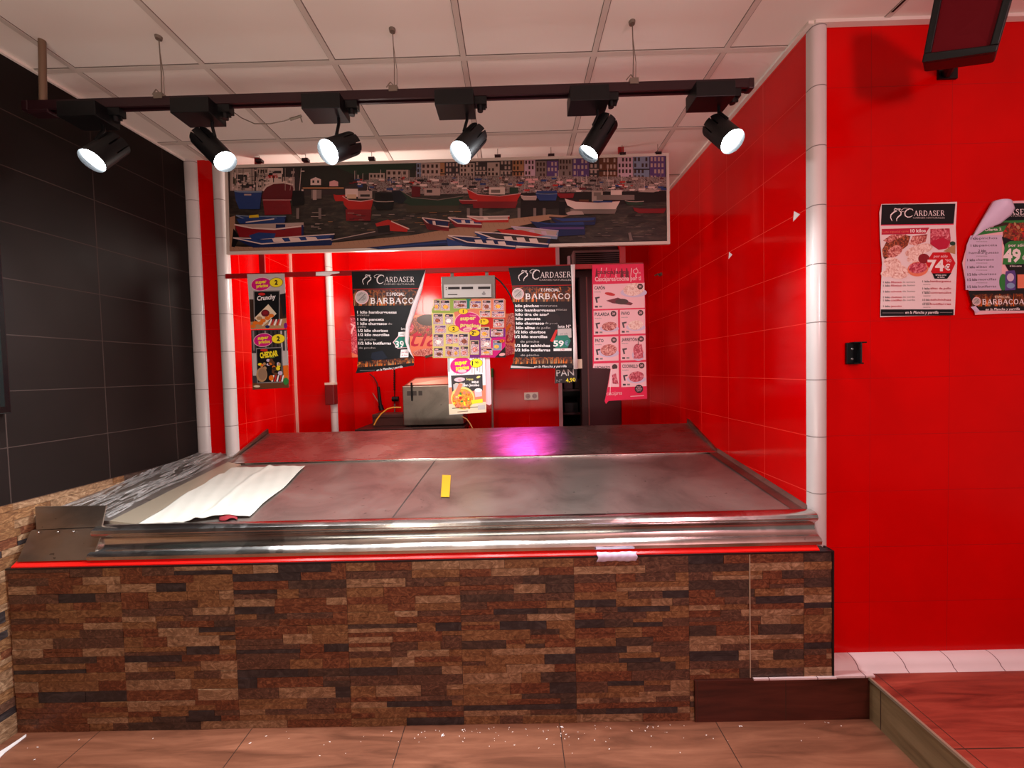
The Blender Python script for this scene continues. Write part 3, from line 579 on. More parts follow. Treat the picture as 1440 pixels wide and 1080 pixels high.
# rowing boats along the jetty
def row(x0, x1, yt, yb, c, inner, rim, sk=0., seats=2):
    w_ = x1-x0; A.poly([(x0, yt), (x0+w_*.3, yt+(yb-yt)*.15), (x1, yt-sk), (x1-w_*.03, yb-sk*.6), (x0+w_*.2, yb)], c)
    A.poly([(x0+w_*.06, yt+(yb-yt)*.1), (x0+w_*.3, yt+(yb-yt)*.2), (x1-w_*.03, yt-sk+3), (x1-w_*.06, yt-sk+(yb-yt)*.45), (x0+w_*.26, yt+(yb-yt)*.62)], inner)
    A.stroke([(x0, yt), (x0+w_*.28, yt+(yb-yt)*.62), (x1-w_*.03, yt-sk+(yb-yt)*.5)], 7, rim, mb=A.pic); A.stroke([(x0, yt), (x0+w_*.3, yt+(yb-yt)*.1), (x1, yt-sk)], 6, rim, mb=A.pic)
    for i in range(seats):
        u = .38+.5*i/max(1, seats); A.poly([(x0+w_*u, yt+(yb-yt)*.18-sk*u), (x0+w_*(u+.1), yt+(yb-yt)*.18-sk*u), (x0+w_*(u+.13), yt+(yb-yt)*.56-sk*u), (x0+w_*(u+.02), yt+(yb-yt)*.56-sk*u)], rim)
row(98, 415, 418, 476, 'dblue', 'blue', 'lblue', -6, 3); A.poly([(182, 418), (240, 412), (246, 444), (180, 446)], 'yellow'); A.poly([(100, 440), (250, 430), (410, 440), (400, 470), (120, 470)], 'blue'); A.stroke([(160, 462), (340, 440)], 7, 'white', mb=A.pic)
A.poly([(82, 500), (120, 560), (90, 620), (70, 615)], 'black')
A.poly([(90, 478), (528, 478), (520, 552), (120, 556)], 'dred'); A.poly([(90, 476), (300, 505), (526, 478), (526, 462), (300, 470)], 'lgrey'); A.rect(350, 474, 410, 508, 'dblue'); A.stroke([(88, 476), (200, 498), (340, 506), (528, 484)], 9, 'white', mb=A.pic); A.rect(512, 478, 526, 552, 'dblue')
row(80, 722, 560, 622, 'dblue', 'blue', 'white', 24, 3); A.poly([(180, 545), (240, 526), (350, 532), (340, 562), (200, 572)], 'blue')
A.poly([(690, 578), (880, 530), (1000, 505), (1090, 500), (1095, 530), (900, 560), (760, 582)], 'dgrey'); A.stroke([(700, 576), (980, 520)], 5, 'lgrey', mb=A.pic)
A.poly([(980, 470), (1060, 444), (1190, 496), (1180, 522), (1000, 512)], 'hotred'); A.poly([(990, 488), (1070, 478), (1075, 526), (1000, 530)], 'dark'); A.stroke([(1080, 455), (1195, 505)], 6, 'white', mb=A.pic)
row(1275, 1450, 432, 505, 'dred', 'dblue', 'white', -22, 1); A.poly([(1290, 462), (1440, 500), (1320, 512)], 'maroon')
row(1440, 1660, 432, 490, 'dred', 'blue', 'white', -14, 2); row(1560, 1830, 422, 462, 'hotred', 'lgrey', 'white', 0, 1)
A.poly([(920, 622), (1440, 570), (1500, 585), (1440, 606), (1000, 632)], 'dblue'); A.poly([(1000, 620), (1420, 582), (1440, 590), (1010, 628)], 'blue')
row(2080, 2378, 428, 478, 'dblue', 'blue', 'dgrey', 0, 0); A.poly([(1960, 455), (2060, 478), (2305, 480), (2308, 540), (2100, 552), (2010, 500)], 'dblue'); A.poly([(1960, 455), (2060, 476), (2300, 478), (2296, 458), (2100, 468)], 'blue'); A.rect(2020, 492, 2300, 505, 'violet')
row(1840, 2140, 488, 552, 'lblue', 'lgrey', 'lilac', -28, 2); A.poly([(1745, 505), (1900, 510), (2060, 545), (1900, 558), (1800, 540)], 'hotred')
A.poly([(2185, 402), (2230, 388), (2290, 392), (2300, 412), (2200, 416)], 'lgrey')
row(1610, 2090, 522, 598, 'dblue', 'dgrey', 'white', -40, 3); row(1440, 1880, 545, 612, 'dblue', 'dblue', 'white', -36, 3); A.poly([(1600, 525), (1700, 560), (1660, 572)], 'blue')
A.poly([(1430, 560), (1560, 606), (1440, 612)], 'blue'); A.poly([(2580, 530), (2596, 525), (2610, 575), (2590, 580)], 'grey')
b = MB(); pts = [A.P(*q, 0) for q in (iTL, iTR, iBR, iBL)]; b.face(pts, M_board); b.v += []; ph = b.build('print_sheet', hb); A.pic.build('harbour_scene', ph, fix=False)

# ================================================================== red bar under the picture
RY = 2.668
rb = thing('red_hanging_bar', 'red painted metal bar under the harbour picture that holds the posters', 'bar', at(612, 384, RY))
e0, e1 = at(316, 387, RY), at(905, 372.5, RY); zc = (e0.z+e1.z)/2
b = MB(); b.box(e0.x, e1.x, RY+.004, RY+.020, zc-.017, zc+.014, M_redpaint); b.build('cross_bar', rb, bevel=.002)
for px in (365, 877):
    e = at(px, 365, RY); b = MB(); b.box(e.x-.018, e.x+.018, RY+.0205, RY+.034, zc-.01, H, M_redpaint); b.build('hanger_strip', rb)
A = Art(340, 370, 5.686, 2.664); A.finish('paper_tag', 'white torn paper tag stuck on the red bar', 'tag', [(592, 72), (690, 66), (782, 68), (780, 80), (722, 88), (700, 102), (592, 100)], 'white')

# ================================================================== posters on the bar
def super_badge(A, cx, cy, rx, ry, size, price, pcx, pcy, prx, pry):
    A.ell(cx, cy, rx*1.05, ry*1.08, 'lpink', rot=-8); A.ell(cx, cy, rx, ry, 'magenta', rot=-8)
    A.text('super', cx-rx*.58, cy-ry*.06, 'yellow', h=ry*.52, w=rx*1.15, bold=.04, rot=5); A.text('precios', cx-rx*.48, cy+ry*.56, 'yellow', h=ry*.5, w=rx*1.2, bold=.04, rot=4)
    A.ell(pcx, pcy, prx*1.07, pry*1.09, 'brown', rot=-4); A.ell(pcx, pcy, prx, pry, 'yellow', rot=-4)
    if len(price) == 1: A.text(price, pcx, pcy+pry*.45, 'black', h=pry*.95, bold=.05, align='c')
    else:
        A.text(price[0], pcx-prx*.72, pcy+pry*.5, 'black', h=pry*.95, bold=.05); A.text(price[1:], pcx-prx*.22, pcy+pry*.1, 'black', h=pry*.5, bold=.03)
SK = 5.686
A = Art(340, 370, SK, 2.662)
A.poly([(60, 290), (352, 290), (356, 400), (358, 520), (72, 528)], 'dbrown'); A.poly([(300, 250), (350, 240), (356, 400), (330, 430)], 'dark'); A.poly([(70, 470), (357, 440), (358, 521), (72, 528)], 'tan')
super_badge(A, 155, 168, 78, 50, 0, '2', 275, 155, 52, 36)
A.poly([(92, 222), (305, 217), (303, 470), (98, 478)], 'grey'); A.poly([(100, 230), (298, 225), (296, 462), (105, 470)], 'black'); A.ell(160, 248, 28, 11, 'hotred')
A.text('Crunchy', 124, 300, 'white', h=36, w=150, bold=.03, rot=6, shear=.2); A.poly([(100, 440), (212, 328), (278, 405), (168, 505)], 'cream'); A.ell(188, 400, 34, 28, 'maroon'); A.ell(188, 396, 20, 15, 'dred')
for cx, cy in ((140, 440), (170, 460), (205, 440), (235, 420), (150, 480), (110, 478), (90, 505)): A.ell(cx, cy, 22, 15, 'orange' if cx % 20 else 'tan')
for i in range(5): A.poly([(210+i*22, 495), (232+i*20, 448), (244+i*20, 450), (222+i*22, 500)], 'hotred' if i % 2 else 'white')
A.ell(350, 500, 14, 24, 'purple'); A.ell(205, 508, 18, 12, 'dblue')
A.finish('snack_poster', 'narrow snack price poster with black bag of Crunchy, hanging directly from red bar', 'poster', [(42, 88), (342, 84), (352, 300), (359, 522), (72, 530), (58, 300)], 'lgrey', group='snack posters')
A = Art(340, 370, SK, 2.662)
A.poly([(76, 536), (361, 530), (376, 990), (86, 1005)], 'dgrey'); 
for i in range(9): A.poly([(84+i*32, 540), (98+i*32, 540), (104+i*32, 700), (92+i*32, 700)], rr.choice(['lgrey', 'dark', 'grey', 'black']))
A.poly([(80, 720), (116, 720), (120, 900), (90, 900)], 'lgrey'); A.poly([(322, 700), (368, 700), (372, 820), (328, 820)], 'lgrey'); A.poly([(84, 960), (375, 950), (377, 994), (86, 1008)], 'brown')
super_badge(A, 172, 615, 75, 50, 0, '2', 292, 605, 52, 36)
A.poly([(114, 680), (322, 670), (327, 955), (122, 962)], 'grey'); A.poly([(120, 688), (316, 678), (320, 946), (128, 954)], 'black'); A.ell(178, 696, 30, 11, 'hotred')
A.text('CHEDDAR', 148, 760, 'yellow', h=42, w=145, bold=.05, rot=8); A.text('bites', 225, 760, 'lime', h=14, rot=8)
for i in range(26): A.ell(rr.uniform(140, 312), rr.uniform(775, 900), rr.uniform(9, 20), rr.uniform(9, 17), rr.choice(['orange', 'tan', 'yellow', 'dbrown', 'brown', 'lilac']))
A.ell(160, 892, 44, 58, 'tan'); A.ell(165, 888, 34, 46, 'wood'); A.poly([(330, 820), (372, 815), (374, 930), (336, 930)], 'orange'); A.ell(352, 945, 20, 30, 'green')
for i in range(5): A.poly([(235+i*20, 945), (250+i*20, 895), (262+i*19, 896), (248+i*20, 948)], 'hotred' if i % 2 else 'white')
A.ell(236, 918, 20, 22, 'orange'); A.ell(120, 985, 26, 9, 'cream')
A.finish('snack_poster', 'narrow snack price poster with black bag of Cheddar bites, below the Crunchy one', 'poster', [(75, 536), (361, 530), (372, 800), (378, 996), (86, 1012), (80, 760)], 'dgrey', group='snack posters')

def flames(A, x0, x1, y0, y1, sk, seed):
    A.rect(x0, y0, x1, y1, 'f_flame', sk); r = random.Random(seed); n = int((x1-x0)/9)
    for i in range(n):
        x = x0+(x1-x0)*i/n; hgt = r.uniform(.25, 1.05)*(y1-y0); wd = r.uniform(7, 15); yb = y1-sk*(x-x0)/(x1-x0)
        A.poly([(x, yb), (x+wd*.2, yb-hgt*.5), (x+wd*.6, yb-hgt), (x+wd*.7, yb-hgt*.5), (x+wd, yb)], r.choice(['orange', 'brown', 'dbrown', 'dbrown', 'tan', 'brown']))
def stamp(A, cx, cy, r):
    A.ell(cx, cy, r, r, 'lpink'); A.ell(cx, cy, r*.86, r*.86, 'lgrey')
    A.stroke([(cx-r*.5, cy+r*.5), (cx+r*.5, cy-r*.5)], r*.16, 'grey'); A.text('100%', cx-r*.55, cy-r*.12, 'grey', h=r*.3, rot=30); A.text('carne', cx-r*.15, cy+r*.55, 'grey', h=r*.28, rot=30)
    for t in (0, 1, 2): A.stroke([(cx+r*.1, cy+r*(.1+.2*t)), (cx+r*.55, cy+r*(-.2+.2*t))], r*.07, 'grey')
def curl_sheet(name, label, A, edge, free, m='lpink', group=None): pass
# left barbecue poster
K = 6.75; A = Art(480, 370, K, 2.664)
A.logo(200, 110, 95, 318, 412, 692, 182, 50, sk=3); A.rect(112, 246, 735, 252, 'hotred', 8)
flames(A, 112, 722, 258, 405, 6, 3); stamp(A, 195, 325, 66); A.serif('ES', 428, 476, 308, 27, 'white', 0, 1.5); A.text('PECIAL', 482, 308, 'white', h=27, w=118, bold=.03); A.serif('BARBACO', 275, 690, 384, 52, 'white', 2, 1.6)
Y0 = [('1 kilo hamburguesas', 478, 525, 150), ('1 kilo panceta', 546, 405, 152), ('1 kilo churrasco', 586, 432, 153), ('1/2 kilo chorizos', 652, 442, 158), ('1/2 kilo morcillas', 692, 455, 160), ('1/2 kilo butifarras', 772, 472, 163)]
for t, y, x1, x0 in Y0: A.text(t, x0, y, 'white', h=25, w=x1-x0, bold=.03)
for t, y, x0, x1 in (('mixtas', 502, 150, 265), ('de', 584, 440, 482), ('pollo', 612, 156, 235), ('de pincho', 733, 166, 328), ('de pincho', 812, 166, 324)): A.text(t, x0, y, 'lgrey', w=x1-x0, h=18, bold=0)
A.text('lote Nº', 568, 634, 'white', h=24, w=90, bold=.01); A.poly([(488, 752), (540, 690), (650, 690), (650, 800), (535, 812)], 'lpink'); A.poly([(498, 752), (545, 698), (650, 698), (650, 796), (535, 804)], 'teal'); A.text('39', 512, 800, 'white', h=62, w=82, bold=.02)
A.poly([(542, 655), (625, 650), (622, 690), (540, 690)], 'white'); A.text('solo', 560, 680, 'grey', h=14); A.poly([(566, 822), (640, 818), (636, 892), (558, 896)], 'white'); A.text('por sólo', 572, 852, 'redtext', h=14, w=60); A.text('el lote', 572, 880, 'redtext', h=14, w=56)
A.poly([(290, 850), (390, 830), (440, 900), (330, 935), (280, 900)], 'navy'); flames(A, 152, 690, 935, 990, 40, 8)
A.poly([(150, 998), (690, 945), (690, 955), (150, 1006)], 'dark'); A.text('en la Plancha y parrilla', 335, 1026, 'white', h=20, w=250, bold=.01, rot=8, shear=.25); A.stroke([(175, 1022), (320, 1016)], 4, 'grey')
flap = [(800, 68), (772, 240), (712, 440), (652, 610), (640, 760), (662, 840), (690, 900)]; free = [(786, 110), (742, 240), (682, 400), (622, 590), (612, 740), (640, 830), (684, 896)]
p = A.finish('barbecue_poster', 'black barbecue meat poster priced 39 whose right edge curls forward, left of the scale', 'poster', [(98, 80), (450, 74), (800, 65)]+flap[1:]+[(690, 972), (560, 994), (400, 1020), (135, 1046), (152, 1000), (158, 940), (152, 800), (148, 690), (128, 500), (106, 300)], 'black', group='barbecue posters on the bar')
def curled(A, parent, edge, free, m, name='curled_edge', dep=.022, nv=6):
    q = MB(); n = len(edge); V = []
    for i in range(n):
        for j in range(nv+1):
            t = j/nv; x = edge[i][0]+(free[i][0]-edge[i][0])*(1-math.cos(t*math.pi/2)); y = edge[i][1]+(free[i][1]-edge[i][1])*t; a = A.P(x, y, 0); a.y -= .004+dep*math.sin(t*math.pi*.55)*(.15+.85*math.sin(math.pi*(i+.3)/n))
            V.append(a)
    q.raw(V, [(i*(nv+1)+j, i*(nv+1)+j+1, (i+1)*(nv+1)+j+1, (i+1)*(nv+1)+j) for i in range(n-1) for j in range(nv)], ink(m)); o = q.build(name, parent, smooth=60, solid=.0006); o['label'] = 'white back of the paper showing'
curled(A, p, flap, free, 'paper')
# right barbecue poster
K = 5.686; A = Art(700, 360, K, 2.664)
A.logo(165, 115, 85, 262, 340, 585, 175, 46, sk=4); A.rect(112, 238, 590, 243, 'hotred', 8); flames(A, 115, 588, 250, 368, 6, 5); stamp(A, 162, 302, 47)
A.serif('ES', 345, 382, 282, 22, 'white', 0, 1.5); A.text('PECIAL', 387, 282, 'white', h=22, w=108, bold=.03); A.serif('BARBACO', 220, 580, 344, 42, 'white', 2, 1.6)
for t, y, x0, x1 in (('kilo pinchos', 408, 140, 328), ('kilo hamburguesas', 443, 140, 460), ('kilo tira de asado', 477, 142, 430), ('kilo panceta', 511, 144, 342), ('kilo churrasco', 548, 146, 370), ('kilo alitas', 584, 148, 296), ('1/2 kilo chorizos', 618, 134, 382), ('1/2 kilo morcillas', 655, 134, 396), ('1/2 kilo salchichas', 726, 136, 418), ('1/2 kilo butifarras', 762, 136, 420)): A.text(t, x0, y, 'white', h=21, w=x1-x0, bold=.03)
for t, y, x0, x1 in (('morunos', 405, 335, 475), ('mixtas', 436, 468, 552), ('de pollo', 544, 378, 476), ('de pollo', 582, 304, 420), ('de pincho', 692, 180, 330), ('de pincho', 800, 184, 330)): A.text(t, x0, y, 'lgrey', h=17, w=x1-x0, bold=0)
A.text('lote Nº', 482, 574, 'white', h=24, w=102, bold=.01); A.poly([(418, 680), (462, 590), (480, 590), (446, 690)], 'hotred'); A.poly([(478, 582), (588, 578), (590, 652), (478, 656)], 'lgrey'); A.text('por solo', 500, 628, 'grey', h=16, w=60)
A.poly([(440, 690), (470, 636), (556, 632), (584, 676), (560, 732), (462, 736)], 'teal'); A.text('59', 444, 722, 'white', h=46, w=84, bold=.03); A.text('€', 534, 714, 'lblue', h=36, bold=.01); A.rect(446, 740, 590, 760, 'white', 2); A.text('3,99', 500, 756, 'redtext', h=14)
A.ell(440, 500, 60, 40, 'dark'); flames(A, 122, 592, 812, 864, 6, 9); A.poly([(105, 876), (290, 890), (290, 898), (105, 896)], 'lgrey'); A.text('en la Plancha y parrilla', 290, 893, 'white', h=18, w=260, bold=.01, rot=1, shear=.25)
p = A.finish('barbecue_poster', 'black barbecue meat poster priced 59 with long list, right of the scale', 'poster', [(85, 95), (585, 75), (592, 500), (600, 896), (95, 906), (128, 835), (142, 700), (130, 400), (112, 235)], 'black', group='barbecue posters on the bar')
curled(A, p, [(618, 66), (616, 250), (622, 500), (632, 700), (640, 902)], [(582, 72), (590, 250), (596, 500), (600, 700), (604, 904)], 'white', dep=.014)
# pink ready-meal poster with a torn corner
K = 5.4; A = Art(830, 370, K, 2.664)
for i in range(9): A.poly([(45+i*38, 40+rr.uniform(-10, 10)), (52+i*38, 35), (44+i*38+rr.uniform(-20, 25), 110), (38+i*38, 108)], rr.choice(['lpink', 'maroon', 'lpink']))
A.ell(345, 62, 20, 20, 'lpink'); A.ell(345, 62, 15, 15, 'pink'); A.text('cc', 366, 78, 'lpink', h=14); A.text('cascajares', 45, 80, 'maroon', h=30, w=250, bold=.02); A.text('Cascajares/cocina por ti', 36, 138, 'lpink', h=34, w=350, bold=.02, rot=1.5)
cells = [((22, 162), (412, 150), (414, 338), (24, 350), 'CAPÓN', 'f_white', (330, 200, 80, 48)), ((25, 362), (210, 356), (213, 540), (27, 546), 'PULARDA', 'f_meat', (145, 480, 58, 34)), ((226, 355), (415, 349), (418, 534), (228, 540), 'PAVO', 'f_white', (345, 470, 58, 36)),
         ((27, 562), (213, 556), (216, 740), (29, 746), 'PATO', 'f_meat', (140, 660, 62, 44)), ((229, 554), (419, 548), (422, 734), (231, 740), 'JARRETÓN', 'f_raw', (365, 670, 38, 58)), ((233, 756), (423, 750), (427, 934), (236, 942), 'COCHINILLO', 'f_raw', (350, 862, 58, 40))]
for a_, b_, c_, d_, t, fm, (ex, ey, rx, ry) in cells:
    A.poly([a_, b_, c_, d_], 'lpink'); A.ell(ex, ey+ry*.5, rx*1.25, ry*.75, 'lilac'); A.ell(ex, ey, rx, ry, fm, rot=-8)
    if t == 'CAPÓN': A.poly([(120, 285), (210, 262), (325, 305), (310, 320), (170, 305)], 'maroon'); A.ell(150, 235, 40, 12, 'hotred', rot=10); A.ell(240, 292, 50, 22, 'dbrown')
    if t == 'JARRETÓN': A.poly([(340, 620), (392, 616), (404, 720), (330, 728)], 'f_raw'); A.stroke([(362, 570), (366, 622)], 5, 'dbrown')
    A.text(t, a_[0]+10, a_[1]+38, 'dgrey', h=24, w=min(len(t)*16, 118), bold=.03); A.text('asado', a_[0]+10, a_[1]+60, 'grey', h=9, w=50)
    A.ell(b_[0]-33, b_[1]+28, 22, 22, 'dbrown'); A.text('20', b_[0]-33, b_[1]+35, 'lpink', h=15, bold=.02, align='c')
    A.poly([(d_[0]+12, d_[1]-90), (d_[0]+48, d_[1]-96), (d_[0]+48, d_[1]-84), (d_[0]+28, d_[1]-80), (d_[0]+34, d_[1]-50), (d_[0]+22, d_[1]-48)], 'dgrey'); A.rect(d_[0]+12, d_[1]-26, d_[0]+34, d_[1]-12, 'dgrey'); A.rect(d_[0]+44, d_[1]-26, d_[0]+66, d_[1]-14, 'grey')
A.poly([(27, 764), (216, 757), (216, 800), (155, 802), (20, 796)], 'lpink'); A.text('LECHAZO', 36, 800, 'dgrey', h=18, w=116, bold=.03); A.ell(186, 788, 21, 21, 'dbrown'); A.poly([(156, 806), (216, 800), (220, 940), (136, 940)], 'lpink'); A.poly([(165, 850), (195, 835), (215, 920), (170, 915)], 'f_raw')
A.stroke([(160, 800), (150, 1000)], 3, 'white'); A.text('cascajares', 126, 1004, 'lpink', h=30, w=116, bold=0, rot=3); A.stroke([(305, 1012), (408, 1006)], 5, 'lpink'); A.ell(370, 955, 32, 32, 'dark')
for i in range(3): A.text(['PARA', 'HORNO', 'LISTO'][i], 370, 945+i*14, 'lpink', h=9, align='c')
A.finish('ready_meal_poster', 'pink ready-meal poster with photo grid and torn lower left corner', 'poster', [(15, 14), (405, 4), (418, 300), (425, 700), (432, 1030), (250, 1040), (140, 1046), (120, 1070), (110, 1048), (128, 960), (155, 802), (20, 796), (16, 400)], 'pink')
# collage of bargains in front of the scale
K = 8.31; A = Art(590, 380, K, 2.640); A.tint = (.86, .82, .80)
A.poly([(190, 335), (560, 333), (560, 500), (150, 500), (140, 478)], 'lime'); A.poly([(545, 333), (612, 333), (590, 450), (545, 450)], 'teal'); A.poly([(605, 333), (985, 330), (1003, 350), (1004, 560), (700, 560), (590, 450)], 'salmon'); A.poly([(150, 500), (480, 500), (600, 720), (580, 1022), (156, 1024)], 'pyellow')
A.poly([(400, 490), (620, 445), (720, 560), (640, 620), (430, 600)], 'salmon'); A.poly([(700, 552), (1004, 552), (1004, 690), (720, 690)], 'hotred'); A.poly([(585, 700), (720, 690), (1004, 680), (1004, 800), (830, 800), (700, 1022), (585, 1022)], 'purple'); A.poly([(850, 790), (1004, 780), (1004, 900), (880, 1021), (700, 1021), (720, 990)], 'magenta'); A.poly([(1004, 888), (1005, 1020), (880, 1021)], 'dark'); A.ell(965, 985, 36, 18, 'lpink', rot=-10)
cards = [(170, 350, 235, 465), (248, 352, 350, 468), (402, 358, 548, 440), (592, 360, 718, 444), (738, 352, 830, 462), (870, 348, 978, 462), (705, 475, 825, 545), (848, 482, 990, 548), (165, 512, 268, 628), (298, 512, 392, 632), (865, 572, 985, 665), (182, 648, 305, 728), (715, 668, 812, 782), (838, 690, 972, 770), (165, 748, 275, 885), (308, 745, 392, 862), (398, 752, 446, 850), (460, 745, 565, 875), (598, 825, 690, 980), (718, 790, 828, 900), (862, 822, 955, 930), (168, 908, 272, 1018), (304, 890, 388, 1005), (398, 900, 460, 1005), (478, 890, 570, 1005), (722, 915, 848, 985)]
for i, (x0, y0, x1, y1) in enumerate(cards):
    A.rect(x0-5, y0-5, x1+5, y1+5, ['pyellow', 'cream', 'lilac'][i % 3]); A.rect(x0, y0, x1, y1, 'f_pack' if i not in (20,) else 'lblue'); A.rect(x0+3, y0+3, x1-3, y0+(y1-y0)*.26, ['dgrey', 'navy', 'dgrey', 'violet'][i % 4]); A.ell((x0+x1)/2-(x1-x0)*.2, y0+(y1-y0)*.16, (x1-x0)*.2, (y1-y0)*.06, 'lpink')
    A.ell((x0+x1)/2+rr.uniform(-10, 10), y0+(y1-y0)*.66, (x1-x0)*.3, (y1-y0)*.2, rr.choice(['f_meat', 'f_stew', 'f_brown', 'f_white']))
A.ell(565, 607, 162, 122, 'lpink', rot=-4); A.ell(565, 605, 150, 112, 'magenta', rot=-4); A.text('super', 474, 585, 'pyellow', h=44, w=185, bold=.045, rot=3); A.text('precios', 476, 658, 'pyellow', h=44, w=220, bold=.045, rot=-3); A.ell(562, 688, 56, 22, 'lpink', rot=-8); A.text('super', 530, 696, 'redtext', h=14, w=60); A.text('super', 585, 528, 'lpink', h=14, w=90, rot=-5)
for cx, cy, rx, t in ((510, 480, 54, '1'), (398, 683, 62, '2'), (750, 600, 58, '1,50'), (643, 733, 58, '2,90'), (965, 826, 30, '2')):
    A.ell(cx, cy, rx*1.06, rx*.68, 'brown'); A.ell(cx, cy, rx, rx*.62, 'yellow' if rx > 40 else 'orange')
    if len(t) == 1: A.text(t, cx, cy+rx*.3, 'black', h=rx*.62, bold=.05, align='c')
    else: A.text(t[0], cx-rx*.62, cy+rx*.32, 'black', h=rx*.66, bold=.05); A.text(t[1:].replace(',', "'"), cx-rx*.2, cy-rx*.02, 'black', h=rx*.3, bold=.03)
A.finish('bargain_poster', 'colourful super precios collage poster taped below the scale display', 'poster', [(190, 335), (600, 332), (985, 330), (1004, 350), (1005, 1020), (600, 1022), (155, 1026), (150, 700), (140, 478)], 'pyellow')
# soup-mix poster beneath it and the pink strip behind
A = Art(590, 370, 4.692, 2.652); A.finish('paper_strip', 'pale pink paper strip hanging behind the soup poster', 'paper strip', [(428, 603), (462, 612), (470, 780), (474, 930), (462, 938), (438, 928), (434, 760)], 'lpink')
A = Art(590, 370, 4.692, 2.645)
for i in range(14): A.rect(190+i*17, 610+rr.uniform(0, 14), 197+i*17, 735+rr.uniform(-30, 10), rr.choice(['lgrey', 'grey', 'white', 'lilac']))
A.poly([(192, 820), (436, 805), (439, 984), (196, 998)], 'salmon'); A.poly([(192, 930), (438, 915), (440, 984), (196, 998)], 'cream')
super_badge(A, 275, 675, 72, 54, 0, "1'90", 374, 660, 40, 28); A.ell(280, 712, 30, 11, 'lpink')
A.poly([(207, 742), (415, 732), (418, 840), (215, 850)], 'dgrey'); A.ell(264, 768, 36, 14, 'lpink', rot=-4); A.text('sopa', 255, 774, 'redtext', h=11, w=20); A.text('Sopas', 308, 772, 'pyellow', h=14, w=46, bold=.02); A.text('MINI', 345, 792, 'white', h=14, w=44, bold=.04); A.text('San Jacobo', 290, 812, 'white', h=16, w=104, bold=.03); A.ell(388, 752, 14, 7, 'pyellow', rot=-20); A.ell(245, 800, 14, 8, 'cream'); A.ell(275, 798, 14, 9, 'cream')
A.poly([(222, 800), (300, 790), (296, 850), (226, 860)], 'lgrey'); A.ell(285, 892, 78, 76, 'pyellow'); A.ell(285, 896, 70, 66, 'f_stew')
for i in range(40): A.ell(285+rr.uniform(-58, 58), 898+rr.uniform(-48, 55), rr.uniform(5, 15), rr.uniform(5, 11), rr.choice(['orange', 'yellow', 'hotred', 'green', 'salmon', 'pyellow', 'orange']), rot=rr.uniform(0, 90))
A.poly([(225, 870), (262, 790), (285, 800), (250, 880)], 'salmon'); A.poly([(362, 840), (410, 832), (412, 878), (368, 884)], 'lpink'); A.ell(388, 838, 24, 12, 'white'); A.poly([(340, 905), (415, 895), (418, 920), (345, 930)], 'yellow'); A.stroke([(215, 958), (430, 946)], 4, 'olive'); A.rect(385, 938, 432, 968, 'lgrey', 4); A.stroke([(250, 982), (320, 976)], 4, 'brown')
A.finish('soup_poster', 'soup and rice price poster hanging below the bargain collage', 'poster', [(185, 622), (310, 612), (430, 604), (436, 800), (440, 984), (320, 992), (196, 1000), (190, 800)], 'white')

# ================================================================== hanging scale behind the collage
e = at(658, 404, 2.69); sc_ = thing('hanging_scale', 'grey hanging scale with a silver display panel above the collage poster', 'scale', (e.x, 2.70, 1.62))
M_sc = mat('scale_grey', (120, 112, 104), .4); M_scp = mat('scale_silver', (190, 184, 180), .3, .3)
a0, a1 = at(620, 389, 2.66), at(696, 387, 2.66); zt = (a0.z+a1.z)/2; zb = at(658, 420, 2.66).z-.02
b = MB(); b.hexa([(a0.x, 2.672, zb), (a1.x-.005, 2.672, zb), (a1.x-.005, 2.80, zb), (a0.x, 2.80, zb), (a0.x, 2.660, zt), (a1.x, 2.660, zt), (a1.x, 2.80, zt), (a0.x, 2.80, zt)], M_sc); hs = b.build('display_housing', sc_, bevel=.004)
A = Art(590, 380, 8.31, 2.655); A.poly([(283, 168), (836, 160), (838, 314), (288, 320)], 'lgrey')
pnl = A.pic; A.pic = MB()
b = MB(); f_ = [A.P(*q, 0) for q in ((283, 168), (836, 160), (838, 314), (288, 320))]; b.prism(f_, (0, .012, 0), M_scp); pn = b.build('display_panel', hs)
A = Art(590, 380, 8.31, 2.654)
for q in ((334, 196, 470, 224), (490, 194, 626, 222), (684, 192, 826, 220)): A.rect(*q, 'dark', 2)
A.ell(311, 204, 6, 6, 'dark'); A.ell(311, 226, 6, 6, 'dark'); A.rect(332, 280, 442, 290, 'dark', 1); A.ell(750, 276, 24, 14, 'grey'); A.poly([(736, 262), (752, 242), (768, 262)], 'grey'); A.pic.build('display_windows', pn, fix=False)
b = MB(); b.box(-.44, -.14, 2.69, 2.80, 1.66, zb+.01, M_sc); b.build('scale_body', sc_)
for x in (-.40, -.17):
    b = MB(); b.box(x-.01, x+.01, 2.69, 2.71, zt-.01, zc+.01, M_sc); b.build('hook_strap', sc_)
b = MB(); pts = [at(x, y, 2.68) for x, y in ((696, 390), (704, 396), (712, 406), (718, 416), (724, 430))]; b.tube(pts, .005, M_black, 8); b.build('power_cable', sc_, smooth=40)

